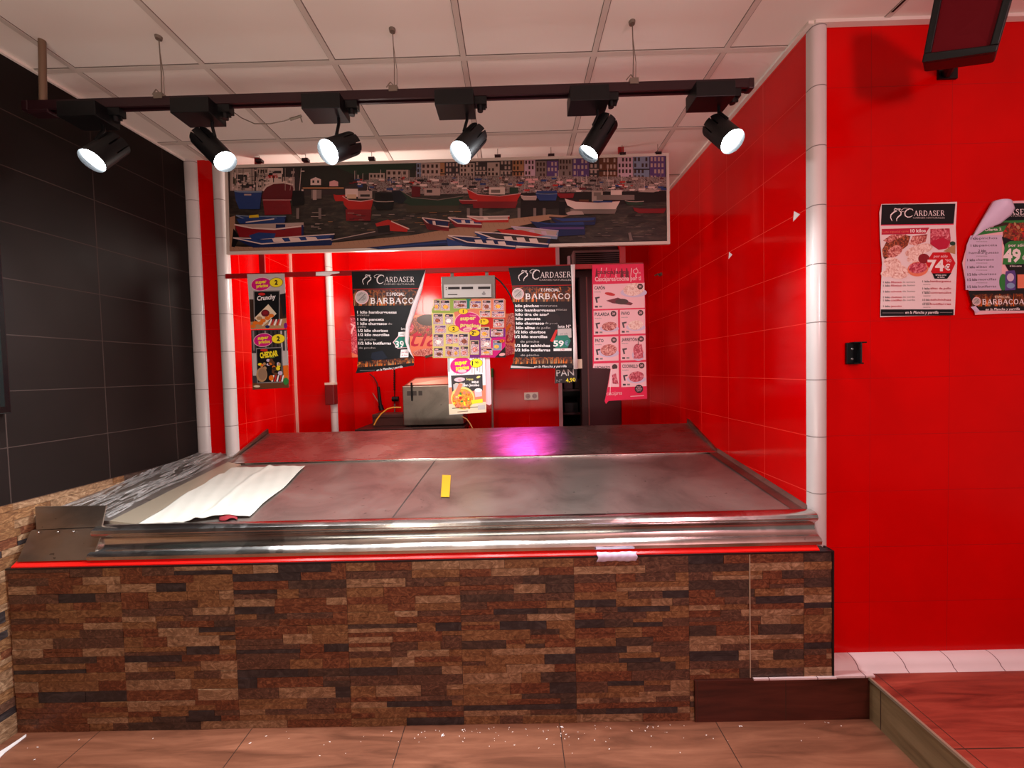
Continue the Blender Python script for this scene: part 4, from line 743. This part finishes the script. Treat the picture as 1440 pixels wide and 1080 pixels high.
# ================================================================== things on the alcove's back wall
K = 4.5; A = Art(470, 440, 1, 3.892, step=.0004)
A.rect(0, 4, 252, 60, 'salmon', 3); A.rect(0, 4, 34, 32, 'dred', 0); A.ell(18, 42, 18, 15, 'lpink'); A.ell(18, 42, 12, 10, 'dred'); A.ell(24, 22, 12, 16, 'f_raw'); A.ell(5, 55, 12, 8, 'f_meat'); A.ell(40, 40, 24, 20, 'f_raw'); A.ell(120, 20, 30, 14, 'f_brown'); A.ell(132, 10, 16, 8, 'dbrown'); A.ell(250, 20, 8, 20, 'f_meat'); A.ell(235, 52, 18, 9, 'f_raw'); A.ell(140, 56, 30, 6, 'f_meat'); A.ell(90, 20, 22, 12, 'f_raw')
A.stroke([(20, 30), (14, 22), (20, 14), (28, 18), (24, 28), (14, 36), (18, 46)], 3, 'lpink', True); A.text('tia', 108, 47, 'redtext', h=28, w=40, bold=.0, shear=.35); A.text('u', 240, 42, 'redtext', h=18, w=16, bold=0, shear=.3)
A.stroke([(238, 30), (248, 16)], 4, 'orange'); A.stroke([(128, 62), (150, 56)], 3, 'olive')
A.finish('meat_frieze', 'pink printed strip of meat pictures with script lettering on the red back wall', 'wall print', [(-2, 4), (252, 1), (255, 58), (0, 63)], 'salmon')
e = at(747, 557, 3.895); so = thing('wall_socket', 'white double wall socket on the red back wall', 'socket', (e.x, 3.90, e.z))
b = MB(); b.box(e.x-.068, e.x+.068, 3.888, 3.8995, e.z-.036, e.z+.036, M_cream); b.build('cover_plate', so, bevel=.003)
for dx in (-.032, .032):
    b = MB(); b.ring((e.x+dx, 3.887, e.z), (e.x+dx, 3.8885, e.z), .024, .024, mat('socket_shade', (170, 150, 146), .5), 20); 
    for k in (-.009, .009): b.ring((e.x+dx+k, 3.8862, e.z), (e.x+dx+k, 3.8872, e.z), .003, .003, M_black, 8)
    b.build('socket_insert', so)
e = at(692, 521, 3.86); f0 = at(693, 603, 3.84)
br = thing('broom', 'thin broom with green-tipped handle leaning on the red back wall', 'broom', (f0.x, 3.80, 0))
b = MB(); b.tube([(f0.x+.02, 3.80, .10), (f0.x, 3.84, f0.z), (e.x, 3.885, e.z-.06)], .010, mat('grey_handle', (150, 120, 112), .4), 10); b.build('handle', br, smooth=40)
b = MB(); b.tube([(e.x, 3.884, e.z-.065), (e.x, 3.888, e.z+.02)], .0115, mat('green_grip', (30, 96, 40), .4), 10); b.build('grip', br, smooth=40)
b = MB(); b.box(f0.x-.12, f0.x+.16, 3.78, 3.82, .06, .10, M_black); b.prism([(f0.x-.12, 3.78, .06), (f0.x+.16, 3.78, .06), (f0.x+.18, 3.78, .0), (f0.x-.14, 3.78, .0)], (0, .04, 0), mat('green_bristle', (40, 80, 44), .8)); b.build('brush_head', br)
# table with vacuum packer
TT = 1.055
tb = thing('work_table', 'dark brown work table against the red back wall', 'table', (-.95, 3.55, 0))
b = MB(); b.box(-1.38, -.44, 3.42, 3.86, TT-.035, TT, M_darkwood); b.build('table_top', tb, bevel=.003)
for x in (-1.34, -.48):
    for y in (3.45, 3.82): b = MB(); b.box(x-.025, x+.025, y-.025, y+.025, 0, TT-.035, M_darkwood); b.build('leg', tb)
v0, v1 = at(567, 593, 3.50), at(652, 591, 3.50); vz = at(567, 543, 3.50).z
vp = thing('vacuum_packer', 'stainless steel vacuum packing machine with domed lid on the work table', 'vacuum packer', ((v0.x+v1.x)/2, 3.64, TT))
b = MB(); b.box(v0.x, v1.x, 3.50, 3.80, TT+.012, vz, M_plate); bd = b.build('body', vp, bevel=.008)
for k in range(3):
    b = MB(); b.box(v0.x+.042+k*.05, v0.x+.075+k*.05, 3.497, 3.501, vz-.085, vz-.045, mat('vent_grey', (70, 64, 60), .5)); b.build('vent', bd)
b = MB(); b.box(v0.x+.078, v0.x+.092, 3.488, 3.50, vz-.13, vz+.03, M_black); b.build('lid_latch', bd)
b = MB(); b.hexa([(v0.x+.005, 3.51, vz), (v1.x-.005, 3.51, vz), (v1.x-.005, 3.79, vz), (v0.x+.005, 3.79, vz), (v0.x+.10, 3.56, vz+.07), (v1.x-.03, 3.56, vz+.085), (v1.x-.03, 3.74, vz+.085), (v0.x+.10, 3.74, vz+.07)], mat('copper_tinted_lid', (150, 84, 70), .38, .6)); b.build('lid', vp, bevel=.012)
for x in (v0.x+.05, v1.x-.05):
    for y in (3.53, 3.77): b = MB(); b.ring((x, y, TT+.0005), (x, y, TT+.014), .014, .014, M_black, 12); b.build('foot', vp)
x0, x1 = at(526, 590, 3.66).x, at(566, 590, 3.66).x; b = MB(); b.box(x0, x1+.02, 3.62, 3.80, TT+.0005, TT+.105, mat('brown_carton', (66, 28, 22), .6)); b.box(x0, x1+.02, 3.615, 3.62, TT+.075, TT+.105, mat('brown_carton', (66, 28, 22), .6))
prop(b.build('dark_box', loc=(x0, 3.7, TT), bevel=.003), 'dark brown box on the work table left of the vacuum packer', 'box')
M_ycab = mat('yellow_cable', (214, 150, 30), .45)
b = MB(); pts = [at(x, y, Y) for x, y, Y in ((526, 598, 3.425), (530, 590, 3.44), (536, 582, 3.46), (545, 575, 3.48), (553, 573, 3.485), (564, 573, 3.49))]; b.tube(pts, .006, M_ycab, 8); prop(b.build('yellow_cable', loc=pts[0], smooth=40), 'yellow cable arching from the left side of the vacuum packer', 'cable', 'cables on the work table')
b = MB(); pts = [at(x, y, Y) for x, y, Y in ((650, 586, 3.49), (656, 589, 3.46), (660, 594, 3.42), (664, 601, 3.38), (666, 612, 3.34))]; b.tube(pts, .005, mat('tan_cable', (190, 140, 84), .5), 8); prop(b.build('tan_cable', loc=pts[0], smooth=40), 'tan cable drooping off the right end of the work table', 'cable', 'cables on the work table')
b = MB(); pts = [at(x, y, 3.87) for x, y in ((520, 526), (526, 531), (530, 538), (532, 545))]; b.tube(pts, .005, M_black, 8); b.ring(at(532, 544, 3.86), at(535, 570, 3.84), .014, .016, M_black, 14); b.ring(at(535, 570, 3.84), at(537, 577, 3.84), .022, .024, M_black, 14); b.tube([at(524, 553, 3.86), at(533, 567, 3.85)], .004, M_wire, 6)
prop(b.build('hand_tool', loc=pts[0], smooth=30), 'black cylindrical hand tool hanging by its cord over the dark box', 'tool')
b = MB(); e = at(555, 520, 3.87)
for k in range(9):
    c_ = at(554.5, 522+k*3.2, 3.87); b.ring(c_+Vector((0, 0, .008)), c_-Vector((0, 0, .008)), .010, .007, M_black, 10)
b.tube([at(554.5, 515, 3.885), at(555, 588, 3.86)], .004, M_black, 6); c_ = at(556, 561, 3.86); b.ring(c_+Vector((-.03, 0, 0)), c_+Vector((.03, 0, 0)), .024, .024, M_black, 14); b.ring(at(555, 568, 3.86), at(555, 588, 3.86), .007, .005, M_wire, 8)
prop(b.build('hanging_chain', loc=e, smooth=30), 'black beaded chain with grip hanging between hand tool and vacuum packer', 'chain')
e = at(466, 555, 3.42); bx = thing('wall_dispenser', 'small dark red box with white top fixed to the white corner trim', 'dispenser', (e.x, 3.45, e.z-.1))
z0, z1 = at(466, 569, 3.42).z, at(466, 541, 3.42).z
b = MB(); b.box(e.x-.048, e.x+.030, 3.40, 3.4785, z0, z1, mat('dark_red_plastic', (110, 22, 24), .4)); b.build('dispenser_body', bx, bevel=.006)
b = MB(); b.box(e.x-.046, e.x+.028, 3.402, 3.478, z1, z1+.018, M_cream); b.build('paper_roll_top', bx)
# air unit above the doorway, storeroom shelf, chalkboard
ac = thing('air_unit', 'beige wall air unit with a dark grille above the storeroom doorway', 'air unit', (.82, 3.80, 2.50))
p0, p1 = at(806, 352, 3.74), at(874, 350, 3.74); q0 = at(806, 371, 3.74)
b = MB(); b.box(p0.x, p1.x, 3.75, 3.888, q0.z-.02, p0.z, mat('dusky_grille_case', (112, 84, 84), .5)); ab = b.build('casing', ac, bevel=.006)
for k in range(6):
    z = q0.z-.008+k*(p0.z-q0.z-.01)/6; b = MB(); b.hexa([(p0.x+.02, 3.744, z), (p1.x-.02, 3.744, z), (p1.x-.02, 3.752, z+.004), (p0.x+.02, 3.752, z+.004), (p0.x+.02, 3.744, z+.012), (p1.x-.02, 3.744, z+.012), (p1.x-.02, 3.752, z+.016), (p0.x+.02, 3.752, z+.016)], M_black); b.build('grille_slat', ab)
b = MB(); b.box(p0.x-.035, p0.x-.012, 3.85, 3.89, q0.z-.09, p0.z-.02, M_jamb); prop(b.build('pipe_cover', loc=(p0.x, 3.87, q0.z)), 'pale vertical pipe cover beside the air unit', 'pipe cover')
sh = thing('storeroom_shelf', 'dark storeroom shelf unit seen through the doorway behind the chalkboard', 'shelf', (.58, 4.3, 0))
M_shw = mat('shelf_maroon', (70, 26, 34), .5)
for x in (.47, .85): b = MB(); b.box(x-.012, x+.012, 4.1, 4.5, 0, 2.1, M_shw); b.build('upright', sh)
for z in (.3, .72, 1.06, 1.30, 1.62, 1.95): b = MB(); b.box(.482, .838, 4.1, 4.5, z, z+.022, M_shw); b.build('shelf_board', sh)
for x, z, w_, h_, c in ((.50, 1.322, .09, .13, (90, 60, 70)), (.61, 1.322, .08, .10, (60, 30, 40)), (.50, 1.082, .14, .10, (24, 20, 26)), (.66, 1.082, .12, .14, (50, 24, 30))):
    b = MB(); b.box(x, x+w_, 4.13, 4.32, z+.0005, z+h_, mat('carton_%d' % c[0], c, .6)); prop(b.build('stored_carton', loc=(x, 4.2, z), bevel=.004), {90: 'dusty mauve carton on upper storeroom shelf', 60: 'dark plum carton beside the mauve one on upper storeroom shelf', 24: 'black low carton on lower storeroom shelf', 50: 'dark red tall carton on lower storeroom shelf'}[c[0]], 'carton', 'cartons in the storeroom')
K = 5.686; A = Art(700, 360, K, 2.69)
A.text('PAN', 470, 962, 'lgrey', h=52, w=140, bold=.0, rot=3); A.text('Nº', 470, 1012, 'grey', h=24, w=46, bold=0, rot=6); A.text('4,90', 545, 1010, 'yellow', h=30, w=78, bold=.01, rot=6)
A.finish('chalkboard', 'small black chalkboard reading PAN below the right barbecue poster', 'chalkboard', [(462, 880), (635, 872), (632, 1005), (458, 1020)], 'dark', thick=.008)
b = MB(); e = at(811, 512, 2.70); b.box(e.x-.04, e.x+.036, 2.695, 2.72, e.z-.03, e.z+.032, mat('beige_card', (200, 172, 150), .6)); b.tube([(e.x-.01, 2.71, e.z+.03), (e.x-.01, 2.71, zc)], .003, M_wire, 6); b.tube([(e.x-.03, 2.703, e.z-.02), (e.x-.06, 2.703, e.z-.06)], .003, M_wire, 6)
prop(b.build('card_holder', loc=(e.x, 2.70, e.z)), 'beige card clip holding the chalkboard, beside the right barbecue poster', 'clip')
e = at(930, 386, 3.56); b = MB(); b.tube([(1.299, 3.56, e.z), (1.27, 3.555, e.z+.004), (1.24, 3.55, e.z-.01)], .006, M_wire, 8); b.tube([(1.26, 3.53, e.z-.01), (1.275, 3.59, e.z+.012)], .005, M_wire, 8); b.box(1.285, 1.2995, 3.54, 3.58, e.z-.012, e.z+.012, M_wire)
prop(b.build('wall_hook', loc=(1.29, 3.56, e.z)), 'small metal hook on the red side wall right of the pink poster', 'hook')
for (px, py), s_, lab in (((1120, 302), .022, 'white torn paper scrap on red side wall, nearest the white column'), ((1027, 358), .02, 'white torn paper scrap on red side wall, farther from the white column')):
    d = FW+(px-720)/F*RT-(py-540)/F*UP; t = 1.2985/d.x; c_ = CAM+d*t; q = MB(); q.prism([c_+Vector((0, -s_, -.3*s_)), c_+Vector((0, s_, -s_)), c_+Vector((0, s_*.7, s_))], (.0012, 0, 0), ink('white')); prop(q.build('paper_scrap', loc=c_), lab, 'paper scrap', 'paper scraps on the side wall')
# ================================================================== on the display bed
def onbed(px, py, off=.0015):
    d = FW+(px-720)/F*RT-(py-540)/F*UP; n_ = Vector((0, -.127, 1)); p0 = Vector((0, 1.78, .865+off)); return CAM+d*((p0-CAM).dot(n_)/d.dot(n_))
c00, c10, c11, c01 = [onbed(*q) for q in ((190, 740), (352, 727), (431, 655.5), (320, 659))]
rc = random.Random(2)
def cloth(u, v):
    p = c00.lerp(c10, u).lerp(c01.lerp(c11, u), v)
    p = p+Vector((.008*math.sin(v*9+u*3)*(1 if u > .95 or u < .05 else .4), .006*math.sin(u*11)*(1 if v < .05 or v > .95 else .3), 0))
    h = .004+.0035*abs(math.sin(v*14+math.sin(u*5)*.8))*(.4+.6*math.sin(u*3.1))+.009*math.exp(-((u-.52-.03*math.sin(v*7))/.035)**2)+.0012*math.sin(u*41+v*17)
    if v < .10 and u > .42: h += .016*(1-v/.10)*math.exp(-((u-.72)/.22)**2)
    p.z = bedz(p.y)+h; return p
M_cloth = mat('white_cloth', (196, 194, 184), .9, spec=.1)
b = MB(); b.grid(60, 60, cloth, M_cloth); prop(b.build('white_cloth', loc=c00, smooth=180, solid=.002), 'folded white cloth laid over the left end of the steel bed', 'cloth')
b = MB()
def rag(u, v):
    p = onbed(308+26*u, 733-12*v+2*math.sin(u*6)); p.z += .004+.012*math.sin(math.pi*u)*math.sin(math.pi*min(1, v+.2)); return p
b.grid(10, 8, rag, mat('dark_red_cloth', (128, 16, 28), .8)); prop(b.build('red_rag', loc=rag(0, 0), smooth=180, solid=.002), 'small dark red rag peeking out under the white cloth', 'rag')
b = MB(); pts = [onbed(*q, off=.0005) for q in ((622, 668), (634, 668.5), (632, 699), (620, 699))]; b.prism(pts, (0, 0, .0012), mat('yellow_strip', (206, 158, 34), .45)); prop(b.build('yellow_strip', loc=pts[3]), 'short yellow strip on the steel bed', 'tape')  # flat yellow strip lying on the steel sheet
# clear plastic film on the sloping side panel
mf = mat('clear_plastic_film', (216, 214, 212), .12); n = N(mf); P = n.pos()
stv = n.noise(n.map(P, (26, 3.2, 1)), 1.6, 5, .6, 1.2); a_ = n.ramp(stv, [(.46, (0, 0, 0, 1)), (.53, (.42, .42, .42, 1)), (.60, (.05, .05, .05, 1)), (.68, (.75, .75, .75, 1)), (.78, (.2, .2, .2, 1))])
n.l.new(a_, n.b.inputs['Alpha']); n.bump(stv, .6, .01)
def film(u, v):
    y = 1.82+v*.86; uu = .06+u*.86; p = sp(uu, y); p.z += .004+.012*abs(math.sin(u*9+v*3))*abs(math.sin(v*5+u*2))+.006*math.sin(u*17+v*6)**2; return p
b = MB(); b.grid(40, 50, film, mf); prop(b.build('plastic_film', loc=film(0, 0), smooth=180), 'crumpled clear plastic film over the sloping panel by the charcoal wall', 'plastic film')
# crumpled white tape on the front edge
e = at(867, 783, 1.684)
def wad(u, v):
    a = math.pi*(v*1.15-.35); r_ = .0145+.0010*math.sin(u*9+1)+.0006*math.sin(u*31+v*9); return Vector((e.x-.083+.166*u+.003*math.sin(v*13), 1.690-r_*1.0*math.sin(a+.5)-.004, .7335+r_*1.35*math.cos(a+.35)-.008))
b = MB(); b.grid(40, 14, wad, ink('lilac')); prop(b.build('tape_wrap', loc=e, smooth=60, solid=.0008), 'crumpled white tape wrapped over the counter edge above the stone front', 'tape')

# ================================================================== posters and fittings on the shop's right wall
A = Art(1220, 270, 6, 1.774)
A.poly([(120, 106), (742, 98), (726, 272), (113, 280)], 'black'); A.logo(192, 138, 108, 292, 392, 650, 202, 44, sk=2); A.poly([(113, 276), (726, 268), (727, 276), (113, 284)], 'pink')
A.poly([(120, 312), (522, 300), (490, 352), (118, 360)], 'redtext'); A.text('Lote especial carne', 128, 346, 'salmon', h=20, w=220, bold=0, rot=1.5); A.text('10 kilos', 362, 342, 'white', h=28, w=130, bold=.03, rot=1.5)
A.poly([(530, 312), (692, 306), (702, 400), (690, 470), (600, 488), (528, 440)], 'f_raw'); A.poly([(528, 440), (545, 410), (640, 385), (700, 420), (668, 478), (600, 488)], 'redtext'); A.poly([(640, 500), (700, 460), (742, 440), (740, 524)], 'tan'); A.ell(718, 434, 24, 18, 'dgreen')
A.poly([(124, 486), (180, 380), (300, 358), (362, 372), (340, 450), (250, 520), (150, 578), (130, 540)], 'f_brown'); A.poly([(130, 410), (200, 360), (330, 356), (240, 400), (180, 430)], 'f_meat'); A.ell(230, 500, 70, 44, 'f_meat', rot=-30); A.poly([(350, 440), (380, 372), (505, 355), (490, 420), (400, 452)], 'f_meat')
A.ell(430, 490, 120, 44, 'f_white', rot=-18); A.ell(500, 470, 50, 34, 'f_white', rot=-10); A.ell(400, 560, 70, 34, 'f_white', rot=-12); A.ell(210, 600, 74, 48, 'f_white', rot=10); A.ell(250, 670, 100, 62, 'f_white', rot=8); A.ell(160, 690, 50, 26, 'f_white'); A.ell(425, 650, 88, 62, 'salmon', rot=-6); A.ell(425, 640, 78, 46, 'f_raw', rot=-6); A.ell(475, 562, 48, 42, 'dred')
A.poly([(545, 683), (708, 683), (672, 732), (565, 732)], 'black'); A.poly([(492, 600), (550, 510), (692, 508), (742, 600), (704, 684), (545, 686)], 'red'); A.text('por sólo', 556, 552, 'lpink', h=22, w=120, bold=.02, shear=.2); A.text('74', 506, 664, 'white', h=90, w=140, bold=.04); A.text('€', 650, 660, 'white', h=50, bold=.03); A.text("'90", 655, 592, 'lpink', h=26, w=52, bold=.01)
A.text('el lote carne', 574, 706, 'white', h=14, w=90, bold=.02); A.text('al kilo', 590, 724, 'white', h=12, w=60, bold=.02)
L_ = [('1 kilo filetes', 'de ternera', 770), ('1 kilo filetes', 'de lomo', 798), ('1 kilo cinta', 'de lomo', 848), ('1 kilo chuletas', 'de cerdo', 896), ('1 kilo costillas', 'de cerdo', 922), ('1 kilo jamoncitos', '', 972)]
for t, u, y in L_: A.text(t[:6], 132, y, 'dgrey', h=16, w=58, bold=.01, rot=1); A.text(t[7:], 198, y-1, 'redtext', h=16, w=90, bold=.01, rot=1); A.text(u, 296, y-3, 'grey', h=15, w=105, bold=0, rot=1) if u else None
for t, y in (('hamburguesas', 762), ('alitas de pollo', 822), ('contramuslos', 858), ('salchichas', 918), ('butifarras', 954)): A.text('1 kilo' if y < 900 else '1/2 kilo', 464, y, 'dgrey', h=16, w=60, bold=.01); A.text(t, 530, y-2, 'redtext', h=16, w=175, bold=.01); A.text('caseras', 470, y+22, 'grey', h=11, w=60, bold=0)
A.poly([(112, 990), (726, 990), (725, 1040), (112, 1046)], 'black'); A.text('en la Plancha y parrilla', 318, 1026, 'white', h=22, w=280, bold=.02, shear=.25, rot=0); A.stroke([(125, 1020), (305, 1020)], 2, 'lgrey'); A.stroke([(610, 1016), (715, 1016)], 2, 'lgrey')
A.finish('meat_offer_poster', 'pink and black meat offer poster priced 74 on the red shop wall', 'poster', [(118, 102), (440, 96), (755, 83), (744, 300), (752, 480), (755, 600), (745, 820), (735, 1038), (420, 1046), (108, 1056), (112, 860), (124, 600), (106, 400), (100, 170)], 'paper', group='offer posters on the shop wall')
A = Art(1340, 270, 6, 1.772)
A.poly([(400, 98), (780, 90), (780, 236), (400, 250)], 'black'); A.serif('DASER', 430, 650, 192, 46, 'white', 3); A.text('NATURALES', 450, 208, 'lgrey', h=15, w=190, bold=0); A.poly([(380, 244), (780, 232), (780, 262), (350, 280)], 'green')
A.poly([(420, 280), (480, 262), (780, 250), (780, 405), (520, 412), (425, 440)], 'f_brown'); A.poly([(360, 260), (480, 255), (450, 300), (340, 300)], 'dbrown')
for i in range(40): A.ell(rr.uniform(440, 770), rr.uniform(275, 400), rr.uniform(10, 22), rr.uniform(7, 13), rr.choice(['brown', 'orange', 'f_brown', 'dred', 'hotred', 'tan']), rot=rr.uniform(0, 90))
A.poly([(170, 350), (240, 310), (455, 282), (430, 332), (190, 368)], 'green'); A.text('Oferta 2', 270, 330, 'white', h=22, w=140, bold=.02, rot=3)
A.poly([(412, 375), (440, 480), (560, 640), (440, 700), (410, 830), (780, 830), (780, 405), (520, 412)], 'dark'); A.poly([(150, 368), (415, 362), (410, 824), (108, 826), (102, 640), (116, 450)], 'lilac')
for t, u, y in (('1 kilo', 'pinchos', 402), ('1 kilo', 'panceta', 462), ('2 kilo', '', 506), ('', 'hamburguesas', 526), ('1 kilo', 'churrasco', 584), ('1 kilo', 'alitas de', 644), ('1/2 kilo', 'chorizos', 706), ('1/2 kilo', 'morcillas', 750), ('1/2 kilo', 'butifarras', 810)):
    x0 = 150 if y < 480 else 122
    if t: A.text(t, 215 if y == 506 else x0, y, 'dgrey', h=20, w=66 if t[1] == ' ' else 84, bold=.02, rot=1)
    if u: A.text(u, x0+(74 if t[1:2] == ' ' else 94 if t else 14), y-3, 'dgrey', h=20, w=150 if t else 250, bold=.0, rot=1)
    if y in (402, 526, 584, 644, 750): A.text('mixtos', 200, y+20, 'grey', h=12, w=90, bold=0)
A.poly([(440, 440), (480, 415), (780, 405), (780, 600), (420, 612), (430, 540)], 'green'); A.text('por sólo', 470, 460, 'white', h=24, w=150, bold=.02); A.text('49', 424, 586, 'white', h=104, w=150, bold=.04); A.text('€', 586, 584, 'white', h=60, bold=.03); A.poly([(440, 612), (780, 602), (780, 660), (470, 664)], 'dark'); A.text('el lote carne', 480, 630, 'white', h=13, w=100, bold=.02)
A.ell(425, 760, 34, 70, 'green'); A.poly([(448, 668), (520, 660), (532, 700), (528, 826), (440, 830), (442, 700)], 'violet'); A.ell(486, 720, 30, 34, 'lilac'); A.ell(488, 790, 34, 24, 'lblue'); A.poly([(545, 696), (780, 690), (780, 808), (545, 812)], 'salmon')
A.poly([(128, 832), (780, 828), (780, 1000), (180, 1000)], 'dark'); flames(A, 160, 780, 860, 965, 3, 12); stamp(A, 200, 922, 36); A.text('ESPECIAL', 355, 895, 'cream', h=20, w=130, bold=.02); A.serif('BARBACOA', 248, 600, 948, 42, 'white', 2, 1.5); A.text('en la Plancha y parrilla', 275, 1000, 'white', h=20, w=290, bold=.02, rot=1, shear=.25)
A.poly([(150, 970), (190, 960), (230, 1005), (200, 1022)], 'lilac')
p = A.finish('meat_offer_poster', 'green and black barbecue offer poster priced 49 with its corner curled over', 'poster', [(330, 84), (560, 74), (790, 66), (790, 1016), (400, 1026), (190, 1036), (158, 900), (104, 740), (80, 600), (120, 450), (150, 395)], 'lpink', group='offer posters on the shop wall')
def corner(u, v):
    ed = [(150, 396), (190, 318), (232, 240), (280, 160), (326, 82)]; fr = [(152, 396), (250, 322), (350, 282), (420, 214), (436, 150)]
    t = v*4; i = min(3, int(t)); f = t-i; ex = [ed[i][k]+(ed[i+1][k]-ed[i][k])*f for k in (0, 1)]; fx = [fr[i][k]+(fr[i+1][k]-fr[i][k])*f for k in (0, 1)]
    if v > .93: fx[0] -= (v-.93)*500; fx[1] -= (v-.93)*640
    g = 1-math.cos(u*math.pi/2); a = A.P(ex[0]+(fx[0]-ex[0])*g, ex[1]+(fx[1]-ex[1])*g, 0); a.y -= .004+.040*v*math.sin(u*math.pi*.62); return a
q = MB(); q.grid(12, 28, corner, ink('lilac')); o = q.build('curled_corner', p, smooth=80, solid=.0006); o['label'] = 'pale blank back of the paper showing'
# black bracket
e0, e1 = at(1189, 482, 1.775), at(1204, 512, 1.775); bk = thing('wall_bracket', 'small black C-shaped bracket screwed to the red shop wall', 'bracket', ((e0.x+e1.x)/2, 1.78, e1.z))
b = MB(); b.box(e0.x, e1.x, 1.768, 1.7795, e1.z, e0.z, M_blackgloss); b.box(e1.x-.004, e1.x+.002, 1.745, 1.7795, e1.z+.002, e0.z, M_blackgloss); b.build('back_plate', bk, bevel=.003)
for z, l in ((e0.z-.004, .030), (e1.z, .016)): b = MB(); b.box(e0.x+.02, e1.x+l*.9, 1.752, 1.7785, z, z+.006, M_blackgloss); b.build('bracket_lip', bk, bevel=.001)
for f in (.3, .76): b = MB(); z = e0.z+(e1.z-e0.z)*f; x = (e0.x+e1.x)/2; b.ring((x, 1.766, z), (x, 1.7685, z), .004, .005, mat('screw_steel', (170, 166, 164), .3, .9), 12); b.build('screw', bk)
# wall-mounted speaker at the top right
pb, pb2, pt, pt2 = at(1296.5, 89, 1.52), at(1401, 74, 1.40), at(1318, -22, 1.46), at(1428, -18, 1.34)
nrm = (pb2-pb).cross(pt-pb).normalized()
if nrm.y > 0: nrm = -nrm
sk_ = thing('wall_speaker', 'black speaker box with dark red front hung tilted at the ceiling over the shop wall', 'speaker', (1.62, 1.78, 2.72))
bk_ = -nrm*.13
b = MB(); b.prism([pb, pb2, pt2, pt], bk_, M_black); cab = b.build('cabinet', sk_, bevel=.008)
def bil(u, v): return pb.lerp(pb2, u).lerp(pt.lerp(pt2, u), v)
for (u0, v0, u1, v1) in ((0, 0, 1, .12), (0, .88, 1, 1), (0, .12, .11, .88), (.89, .12, 1, .88)):
    b = MB(); b.prism([bil(u0, v0)+nrm*.012, bil(u1, v0)+nrm*.012, bil(u1, v1)+nrm*.012, bil(u0, v1)+nrm*.012], -nrm*.013, M_black); b.build('front_frame', cab, bevel=.003)
b = MB(); b.prism([bil(.11, .12)+nrm*.003, bil(.89, .12)+nrm*.003, bil(.89, .88)+nrm*.003, bil(.11, .88)+nrm*.003], -nrm*.003, mat('dark_red_front_panel', (92, 4, 16), .75, spec=.15)); o = b.build('front_panel', sk_); o['label'] = 'dark red front panel'
mm = bil(.55, .8)+bk_*.9
b = MB(); b.tube([mm, (mm.x*1.13, 1.779, mm.z-.01)], .018, M_black, 10); b.box(mm.x*1.13-.04, mm.x*1.13+.04, 1.770, 1.7795, mm.z-.03, mm.z+.05, M_black); b.build('wall_mount', sk_)
# screen on the charcoal wall, cut by the frame
tvm = mat('dark_teal_glass', (16, 28, 28), .12)
tv = thing('wall_screen', 'dark flat screen on the charcoal wall beside the counter end', 'screen', (lw(1.2)+.01, 1.2, 1.40))
def tvb(x0, x1, y0, y1, z0, z1, m): q = MB(); q.hexa([(lw(y0)+x0, y0, z0), (lw(y0)+x1, y0, z0), (lw(y1)+x1, y1, z0), (lw(y1)+x0, y1, z0), (lw(y0)+x0, y0, z1), (lw(y0)+x1, y0, z1), (lw(y1)+x1, y1, z1), (lw(y1)+x0, y1, z1)], m); return q
fr = tvb(.009, .048, .35, 1.712, 1.395, 2.545, M_blackgloss).build('screen_case', tv, bevel=.004)
tvb(.048, .050, .37, 1.690, 1.425, 2.52, tvm).build('screen_glass', fr)
# ================================================================== floor scraps
b = MB(); pts = [atZ(x, y, .002) for x, y in ((-14, 1066), (12, 1050), (30, 1038), (37, 1033), (37, 1036), (24, 1046), (8, 1058), (-10, 1076))]; b.prism(pts, (0, 0, .003), ink('white')); prop(b.build('paper_sliver', loc=pts[0]), 'white sliver of paper on the wood floor in the bottom left corner', 'paper scrap')
b = MB(); rd = random.Random(9)
for i in range(110):
    x = rd.gauss(.05, .5) if i < 90 else rd.uniform(-2.1, 1.4); y = 1.675-abs(rd.gauss(0, .06)) if i < 110 else rd.uniform(1.40, 1.67); s_ = rd.uniform(.0007, .0020)*(2.0 if i % 11 == 0 else 1); a = rd.uniform(0, 3.1); l = s_*rd.uniform(1, 3)
    c, q = math.cos(a), math.sin(a); b.prism([(x+c*l, y+q*l, .0006), (x-q*s_, y+c*s_, .0006), (x-c*l, y-q*l, .0006), (x+q*s_, y-c*s_, .0006)], (0, 0, s_*.5), ink('white'))
prop(b.build('floor_debris'), 'scattered white crumbs and scraps on the wood floor along the stone counter front', 'debris', kind='stuff')
